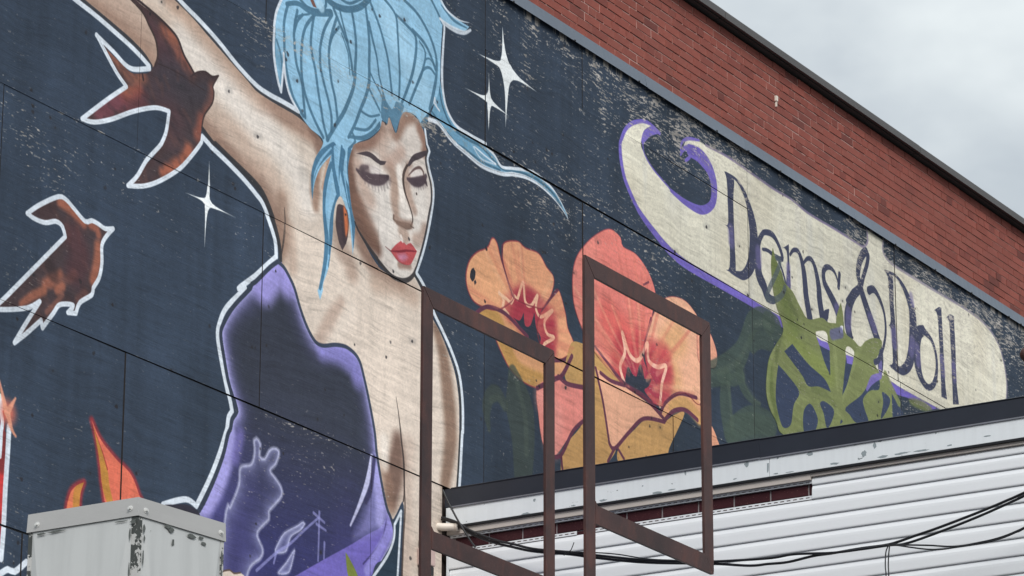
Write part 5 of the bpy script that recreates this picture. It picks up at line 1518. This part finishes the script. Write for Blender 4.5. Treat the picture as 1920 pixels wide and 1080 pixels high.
CS = 0.1035
ZS = 7.404
board(AYE, -2.592, 7.5395, 7.4905)
board(AYE, -2.590, 7.4915, ZS)
an(bm_obj('nail_hem', nail_hem(-2.588, -0.03, 7.5035, 7.522, AX - 0.003), M_VINYL))
k = 0
zt = ZS + 0.001
while zt > 6.2:
    # the sheets lap near the corner
    board(AYE if k else AYE, -0.028 - (0.004 if k % 2 else 0), zt if k else 7.4035, zt - CS + 0.0)
    zt -= CS
    k += 1
low = bmesh.new()
zz_ = zt
while zz_ > 0.15:
    v8 = bm_box(low, AX - 0.012, AX + 0.02, AYE, -0.03, zz_ - CS + 0.003, zz_)
    zz_ -= CS
tag(an(bm_obj('siding', low, M_VINYL)), kind='stuff')
hem = nail_hem(-2.588, -1.09, 7.405, 7.428, AX - 0.006)
an(bm_obj('nail_hem', hem, M_VINYL))
an(bm_obj('nail_hem', nail_hem(-0.96, -0.03, 7.405, 7.428, AX - 0.006), M_VINYL))
an(box('corner_post', AX - 0.014, AX + 0.02, -0.0265, -0.012, 0.1, 7.42, M_VINYL))
def flake(bm, P3, ry, rz, seed):
    """one irregular patch where the paint has come away"""
    r = random.Random(seed)
    n = r.randint(9, 14)
    vs = []
    for k in range(n):
        a_ = 2 * math.pi * k / n
        q = r.uniform(0.55, 1.15)
        vs.append(bm.verts.new(P3(math.cos(a_) * ry * q, math.sin(a_) * rz * q)))
    bm.faces.new(vs)


fl_bm = bmesh.new()
for k, (y, z, ry, rz) in enumerate(((-2.168, 7.676, 0.0184, 0.0200), (-2.312, 7.635, 0.0074, 0.0433), (-2.378, 7.682, 0.0092, 0.0100), (-2.593, 7.678, 0.0239, 0.0150), (-2.758, 7.594, 0.0368, 0.0083), (-2.898, 7.695, 0.0147, 0.0150), (-2.952, 7.628, 0.0184, 0.0233), (-3.024, 7.667, 0.0110, 0.0300), (-3.059, 7.691, 0.0147, 0.0133), (-3.074, 7.591, 0.0404, 0.0083), (-3.196, 7.593, 0.0662, 0.0067), (-3.327, 7.590, 0.0515, 0.0067), (-1.746, 7.683, 0.0074, 0.0217), (-1.547, 7.583, 0.0368, 0.0083), (-1.651, 7.589, 0.0294, 0.0050), (-1.163, 7.590, 0.0331, 0.0067), (-2.086, 7.595, 0.0147, 0.0050), (-0.607, 7.581, 0.0331, 0.0083), (-0.392, 7.559, 0.0184, 0.0067), (-0.262, 7.570, 0.0147, 0.0067), (-0.673, 7.658, 0.0092, 0.0117), (-3.506, 7.596, 0.0184, 0.0050), (-3.745, 7.616, 0.0257, 0.0050), (-2.365, 7.588, 0.0221, 0.0050), (-2.454, 7.585, 0.0294, 0.0033), (-0.954, 7.585, 0.0165, 0.0050), (-1.447, 7.641, 0.0055, 0.0050), (-3.423, 7.683, 0.0055, 0.0067))):
    flake(fl_bm, lambda a_, b_: (19.2553, y + a_, min(max(z + b_, 7.577), 7.690)), ry, rz, k)
tag(an(bm_obj('bare_patch', fl_bm, M_BARE)), kind='stuff')
# strip of old wall tiles left bare above the siding
an(box('grout_bed', AX + 0.018, AX + 0.0295, -2.72, -0.03, 7.405, 7.55, M_GROUT))
y = -0.058
yy = [-0.06, -0.312, -0.558, -0.805, -1.056, -1.306, -1.555, -1.807, -2.052, -2.30, -2.557, -2.70]
for k in range(len(yy) - 1):
    bmx = bmesh.new()
    bm_box(bmx, AX + 0.010, AX + 0.0185, yy[k + 1] + 0.006, yy[k] - 0.006, 7.436, 7.502)
    bmesh.ops.bevel(bmx, geom=list(bmx.edges), offset=0.0015, segments=1, affect='EDGES')
    o = an(bm_obj('wall_tile', bmx, M_REDTILE))
    ca = o.data.color_attributes.new('tint', 'FLOAT_COLOR', 'CORNER')
    tv = random.uniform(0.8, 1.1)
    for i in range(len(ca.data)):
        ca.data[i].color = (tv, tv, tv, 1)
for k in range(len(yy) - 1):
    bmx = bmesh.new()
    bm_box(bmx, AX + 0.010, AX + 0.0185, yy[k + 1] + 0.126, yy[k] + 0.114, 7.405, 7.428)
    o = an(bm_obj('wall_tile', bmx, M_REDTILE))
    ca = o.data.color_attributes.new('tint', 'FLOAT_COLOR', 'CORNER')
    for i in range(len(ca.data)):
        ca.data[i].color = (.9, .9, .9, 1)

# ------------------------------------------------------------------ the two rusty sign frames
def sign_frame(yc, label):
    root = empty('sign_frame', (14.36, yc, 0.0))
    tag(root, label, 'frame', 'rusty steel sign frames')
    x0, x1, zt, zb, bw, t_ = 14.352, 15.585, 7.272, 5.985, 0.088, 0.014
    y0, y1 = yc - t_ / 2, yc + t_ / 2
    r = 0.012
    at(prism('post', [(x0, 0.0), (x0 + bw, 0.0), (x0 + bw, zt - bw), (x0 + .0015, zt - .0015), (x0, zt - 0.02)], 1, y0, y1, M_RUST, None, 0.0012), root)
    at(prism('top_rail', [(x0 + .002, zt), (x1 - r, zt), (x1 - 0.004, zt - 0.004), (x1 - bw, zt - bw), (x0 + bw + .0015, zt - bw)], 1, y0 - .001, y1, M_RUST, None, 0.0012), root)
    at(prism('side_rail', [(x1 - .001, zt - 0.007), (x1, zt - 0.03), (x1, zb + r + .01), (x1 - 0.003, zb + .005), (x1 - bw, zb + bw), (x1 - bw, zt - bw - .003)], 1, y0, y1 + .001, M_RUST, None, 0.0012), root)
    at(prism('bottom_rail', [(x0 + bw + .0015, zb), (x1 - r, zb), (x1 - .006, zb + .003), (x1 - bw - .002, zb + bw), (x0 + bw + 0.022, zb + bw), (x0 + bw + .0015, zb + bw + 0.022)], 1, y0 - .001, y1, M_RUST, None, 0.0012), root)
    at(box('base_plate', x0 - 0.08, x0 + bw + 0.08, yc - 0.11, yc + 0.11, 0.0, 0.012, M_RUST), root)
    return root


sign_frame(-3.0, 'rusty brown steel sign frame in front of the woman and orange poppy')
sign_frame(-3.9, 'rusty brown steel sign frame in front of the pink poppy and white siding')

# ------------------------------------------------------------------ metal clad pillar, lower left
pil = empty('metal_pillar', (6.95, -6.98, 0.0))
tag(pil, 'boxy grey white metal pillar with a screwed cap and peeling corners', 'pillar')
PC = Vector((6.954, -6.9785))
aR, aL = math.radians(-6.0), math.radians(91.0)
dR, dL = Vector((math.cos(aR), math.sin(aR))), Vector((math.cos(aL), math.sin(aL)))
WR, WL = 0.315, 0.333


def corner(i, inset=0.0, w=0.0):
    a_, b_ = ((0, 0), (1, 0), (1, 1), (0, 1))[i]
    p = PC + dR * (WR * a_) + dL * (WL * b_)
    s1, s2 = (1 if a_ == 0 else -1), (1 if b_ == 0 else -1)
    return p + dR * (inset * s1) + dL * (inset * s2)


ZT = 3.951
capv = bmesh.new()
ring = []
for zz_, ins in ((ZT, 0.0), (ZT - 0.0462, -0.0015), (ZT - 0.0462, 0.0015), (ZT - 0.004, 0.002)):
    ring.append([capv.verts.new((corner(i, ins).x, corner(i, ins).y, zz_)) for i in range(4)])
for a_ in range(3):
    for i in range(4):
        capv.faces.new((ring[a_][i], ring[a_][(i + 1) % 4], ring[a_ + 1][(i + 1) % 4], ring[a_ + 1][i]))
ctr = (corner(0) + corner(2)) / 2
apex = capv.verts.new((ctr.x, ctr.y, ZT + 0.004))
for i in range(4):
    capv.faces.new((ring[0][(i + 1) % 4], ring[0][i], apex))
cap = at(bm_obj('cap', capv, M_CAP), pil)


def face_pt(side, u, z, out=0.0):
    d = dR if side == 'R' else dL
    n_ = Vector((d.y, -d.x)) if side == 'R' else Vector((-d.y, d.x))
    p = PC + d * u + n_ * out
    return Vector((p.x, p.y, z))


def clad(side, W):
    """cross-broken sheet: creases run from the corners to a raised middle"""
    zb, zt_ = 0.0, ZT - 0.02
    zc = zt_ - 0.33
    bm = bmesh.new()
    i_ = -0.004
    T = [bm.verts.new(face_pt(side, u, z, o)) for u, z, o in
         ((0.018, zt_, i_), (W - 0.012, zt_, i_), (W - 0.012, zb, i_), (0.018, zb, i_), (0.075, zc, 0.012), (W - 0.07, zc, 0.012), (W - 0.07, zb + .3, 0.012), (0.075, zb + .3, 0.012))]
    for f_ in ((0, 1, 5, 4), (1, 2, 6, 5), (2, 3, 7, 6), (3, 0, 4, 7), (4, 5, 6, 7)):
        bm.faces.new([T[k] for k in f_])
    o = bm_obj('side_panel', bm, M_CLAD)
    return at(o, pil)


clad('R', WR)
clad('L', WL)
edge = bmesh.new()
for i, (e0, e1) in ((0, (0.016, 0.018)), (1, (0.011, 0.009)), (3, (0.009, 0.011))):
    c0 = corner(i, 0.002)
    s1 = 1 if i in (0, 3) else -1
    s2 = 1 if i in (0, 1) else -1
    p0, p1, p2 = c0 + dR * (e0 * s1), c0, c0 + dL * (e1 * s2)
    qs = [edge.verts.new((p.x, p.y, z)) for z in (0.0, ZT - 0.03) for p in (p0, p1, p2, c0 + dR * (e0 * s1) + dL * (e1 * s2))]
    for a_ in range(4):
        edge.faces.new((qs[a_], qs[(a_ + 1) % 4], qs[4 + (a_ + 1) % 4], qs[4 + a_]))
at(bm_obj('corner_trim', edge, M_EDGE), pil)
core = bmesh.new()
cv = [core.verts.new((corner(i, 0.02).x, corner(i, 0.02).y, z)) for z in (0.0, ZT - 0.03) for i in range(4)]
for a_ in range(4):
    core.faces.new((cv[a_], cv[(a_ + 1) % 4], cv[4 + (a_ + 1) % 4], cv[4 + a_]))
at(bm_obj('core', core, M_WALL), pil)


chip = bmesh.new()
for k, (sd_, u, z, a0, b0) in enumerate((('R', 0.105, 0.052, .016, .007), ('R', 0.118, 0.058, .010, .008), ('R', 0.19, 0.058, .020, .006), ('R', 0.125, 0.088, .005, .012), ('R', 0.235, 0.068, .009, .006),
                                        ('R', 0.225, 0.056, .012, .004), ('L', 0.012, 0.06, .010, .006), ('L', 0.05, 0.055, .02, .002), ('L', 0.245, 0.054, .03, .003), ('L', 0.29, 0.055, .016, .004),
                                        ('R', 0.021, 0.075, .005, .012), ('R', 0.023, 0.098, .003, .010), ('L', 0.021, 0.09, .003, .02), ('R', 0.020, 0.15, .003, .03), ('L', 0.020, 0.18, .003, .02),
                                        ('R', 0.303, 0.09, .004, .02), ('R', 0.302, 0.13, .003, .02), ('L', 0.06, 0.135, .0025, .0025), ('R', 0.045, 0.075, .0015, .0015))):
    flake(chip, lambda a_, b_: face_pt(sd_, u + a_, ZT - z + b_, (-0.0005 if 0.03 < u < 0.29 else 0.0003) + 0.0018), a0, b0, 100 + k)
tag(at(bm_obj('bare_patch', chip, M_BARE_DARK), pil), kind='stuff')


def screw(side, u, z):
    bm = bmesh.new()
    d = dR if side == 'R' else dL
    n_ = Vector((d.y, -d.x, 0)) if side == 'R' else Vector((-d.y, d.x, 0))
    m_ = Matrix.Translation(face_pt(side, u, z, 0.0012)) @ n_.to_track_quat('Z', 'Y').to_matrix().to_4x4()
    bmesh.ops.create_cone(bm, cap_ends=True, segments=16, radius1=0.0078, radius2=0.007, depth=0.002, matrix=m_)
    bmesh.ops.create_cone(bm, cap_ends=True, segments=6, radius1=0.0042, radius2=0.0034, depth=0.007, matrix=m_ @ Matrix.Translation((0, 0, 0.0035)))
    o = bm_obj('screw', bm, M_SCREW)
    at(o, pil)
    o.parent = cap
    o.matrix_parent_inverse = Matrix.Identity(4)


screw('L', 0.023, ZT - 0.026)
screw('L', WL - 0.030, ZT - 0.030)
screw('R', 0.026, ZT - 0.029)
screw('R', WR - 0.018, ZT - 0.028)

# ------------------------------------------------------------------ fittings and cables
pipe = bmesh.new()
pipe_pts = [(19.195, 0.03, 7.565), (19.20, -0.01, 7.566), (19.215, -0.025, 7.564), (19.228, -0.135, 7.553)]
tube_bm(pipe, pipe_pts, [0.024, 0.024, 0.025, 0.025], 16)
po = bm_obj('conduit_pipe', pipe, M_PVC, None, True)
tag(po, 'short beige pipe end poking out of the mural beside the annex', 'pipe')
hole = bmesh.new()
tube_bm(hole, [(19.2281, -0.1352, 7.553), (19.2283, -0.1362, 7.5529)], 0.019, 16)
h_ = bm_obj('mouth_shade', hole, M_RUBBER)  # solid dark disc on the closed end, colouring in the shaded hollow
h_.parent = po
rim = bmesh.new()
tube_bm(rim, [(19.2255, -0.115, 7.5553), (19.228, -0.1345, 7.553)], 0.0275, 16)
r_ = bm_obj('pipe_collar', rim, M_PVC, None, True)
r_.parent = po

jb = empty('junction_box', (19.12, 0.0, 7.3))
tag(jb, 'pinkish wall lamp box with black brackets behind the left sign frame', 'wall box')
JB = Matrix.Translation((0, 0, 0))
at(box('housing', 18.955, 19.055, -0.075, -0.002, 7.265, 7.375, M_PINK, None, 0.008), jb)
at(box('bracket', 18.965, 19.05, -0.065, -0.004, 7.378, 7.43, M_RUBBER, None, 0.006), jb)
at(box('bracket', 18.965, 19.045, -0.07, -0.004, 7.205, 7.262, M_RUBBER, None, 0.006), jb)

vp = empty('roof_vent', (20.36, -3.56, 7.8))
tag(vp, 'rusty round capped vent pipe on the annex roof at the right edge', 'vent pipe')
vb_ = bmesh.new()
tube_bm(vb_, [(20.36, -3.56, 7.8), (20.36, -3.56, 8.38)], 0.035, 14)
at(bm_obj('pipe', vb_, M_RUST, None, True), vp)
vc = bmesh.new()
bmesh.ops.create_uvsphere(vc, u_segments=18, v_segments=12, radius=0.062, matrix=Matrix.Translation((20.36, -3.565, 8.437)) @ Matrix.Diagonal((1, 1, 0.85, 1)))
at(bm_obj('cap', vc, M_RUST, None, True), vp)

cables = empty('cable_bundle', (19.2, -0.05, 7.6))
tag(cables, 'sagging bundle of black cables slung across the white siding', 'cable')


def cable(name, pts, r, parent=None, label=None):
    bm = bmesh.new()
    tube_bm(bm, smooth3(pts, 10), r, 8)
    o = bm_obj(name, bm, M_RUBBER, None, True)
    at(o, parent or cables)
    return o


cable('main_cable', [(19.225, -0.008, 7.619), (19.221, -0.068, 7.599), (19.216, -0.151, 7.548), (19.209, -0.264, 7.477), (19.201, -0.407, 7.411), (19.192, -0.549, 7.361), (19.182, -0.719, 7.307), (19.166, -0.987, 7.250), (19.155, -1.172, 7.202), (19.133, -1.529, 7.122), (19.105, -2.001, 7.047), (19.089, -2.260, 6.998), (19.082, -2.389, 6.990), (19.073, -2.526, 6.982), (19.063, -2.698, 6.994), (19.056, -2.824, 6.992), (19.044, -3.020, 6.994), (19.033, -3.206, 6.991), (19.023, -3.373, 7.016), (19.012, -3.548, 7.045), (18.996, -3.808, 7.097), (18.986, -3.980, 7.137), (18.976, -4.151, 7.181), (18.92, -5.400, 7.520), (18.97, -6.500, 7.760), (19.25, -7.560, 7.770)], 0.0084)
cable('main_cable', [(19.214, -0.015, 7.629), (19.207, -0.126, 7.582), (19.200, -0.250, 7.503), (19.189, -0.434, 7.418), (19.182, -0.555, 7.378), (19.171, -0.725, 7.320), (19.155, -0.993, 7.261), (19.144, -1.179, 7.215), (19.123, -1.535, 7.133), (19.106, -1.820, 7.082), (19.095, -2.007, 7.057), (19.071, -2.395, 7.021), (19.060, -2.577, 7.020), (19.045, -2.829, 6.992), (19.033, -3.025, 6.985), (19.022, -3.211, 6.982), (19.016, -3.324, 6.977), (19.002, -3.552, 7.015), (18.986, -3.812, 7.070), (18.971, -4.070, 7.137), (18.966, -4.155, 7.163), (18.92, -5.400, 7.520), (18.97, -6.500, 7.760), (19.25, -7.560, 7.770)], 0.008)
cable('loose_cable', [(19.140, -1.002, 7.258), (19.129, -1.188, 7.227), (19.119, -1.352, 7.192), (19.107, -1.544, 7.138), (19.096, -1.734, 7.101), (19.085, -1.922, 7.069)], 0.004)
cable('loose_cable', [(19.012, -3.216, 6.983), (18.997, -3.467, 6.942), (18.987, -3.639, 6.911), (18.976, -3.810, 6.911), (18.968, -3.946, 6.923), (18.960, -4.083, 6.955), (18.956, -4.151, 6.982), (18.90, -5.400, 7.450), (18.97, -6.500, 7.600), (19.25, -7.550, 7.740)], 0.0052)
cable('loose_cable', [(19.004, -3.262, 6.972), (18.994, -3.426, 6.927), (18.988, -3.538, 6.906), (18.982, -3.641, 6.903), (18.971, -3.812, 6.902), (18.963, -3.948, 6.914), (18.955, -4.089, 6.950), (18.951, -4.153, 6.977), (18.90, -5.400, 7.450), (18.97, -6.500, 7.600), (19.25, -7.550, 7.740)], 0.0046)
cable('hanging_cord', [(19.012, -3.211, 6.979), (19.013, -3.192, 6.942), (19.014, -3.185, 6.864), (19.014, -3.188, 6.796), (19.014, -3.186, 6.627)], 0.0038)
cable('hanging_cord', [(19.007, -3.220, 6.977), (19.007, -3.212, 6.923), (19.008, -3.207, 6.860), (19.008, -3.208, 6.793), (19.008, -3.206, 6.624)], 0.0038)
cable('loose_cable', [(19.188, -0.040, 7.797), (19.186, -0.069, 7.736), (19.183, -0.122, 7.641), (19.180, -0.174, 7.556), (19.175, -0.246, 7.450), (19.172, -0.293, 7.388)], 0.0062)
cable('cable_tie', [(19.128, -1.033, 7.312), (19.129, -1.013, 7.271), (19.130, -0.998, 7.260), (19.132, -0.959, 7.241), (19.132, -0.969, 7.260)], 0.0028)
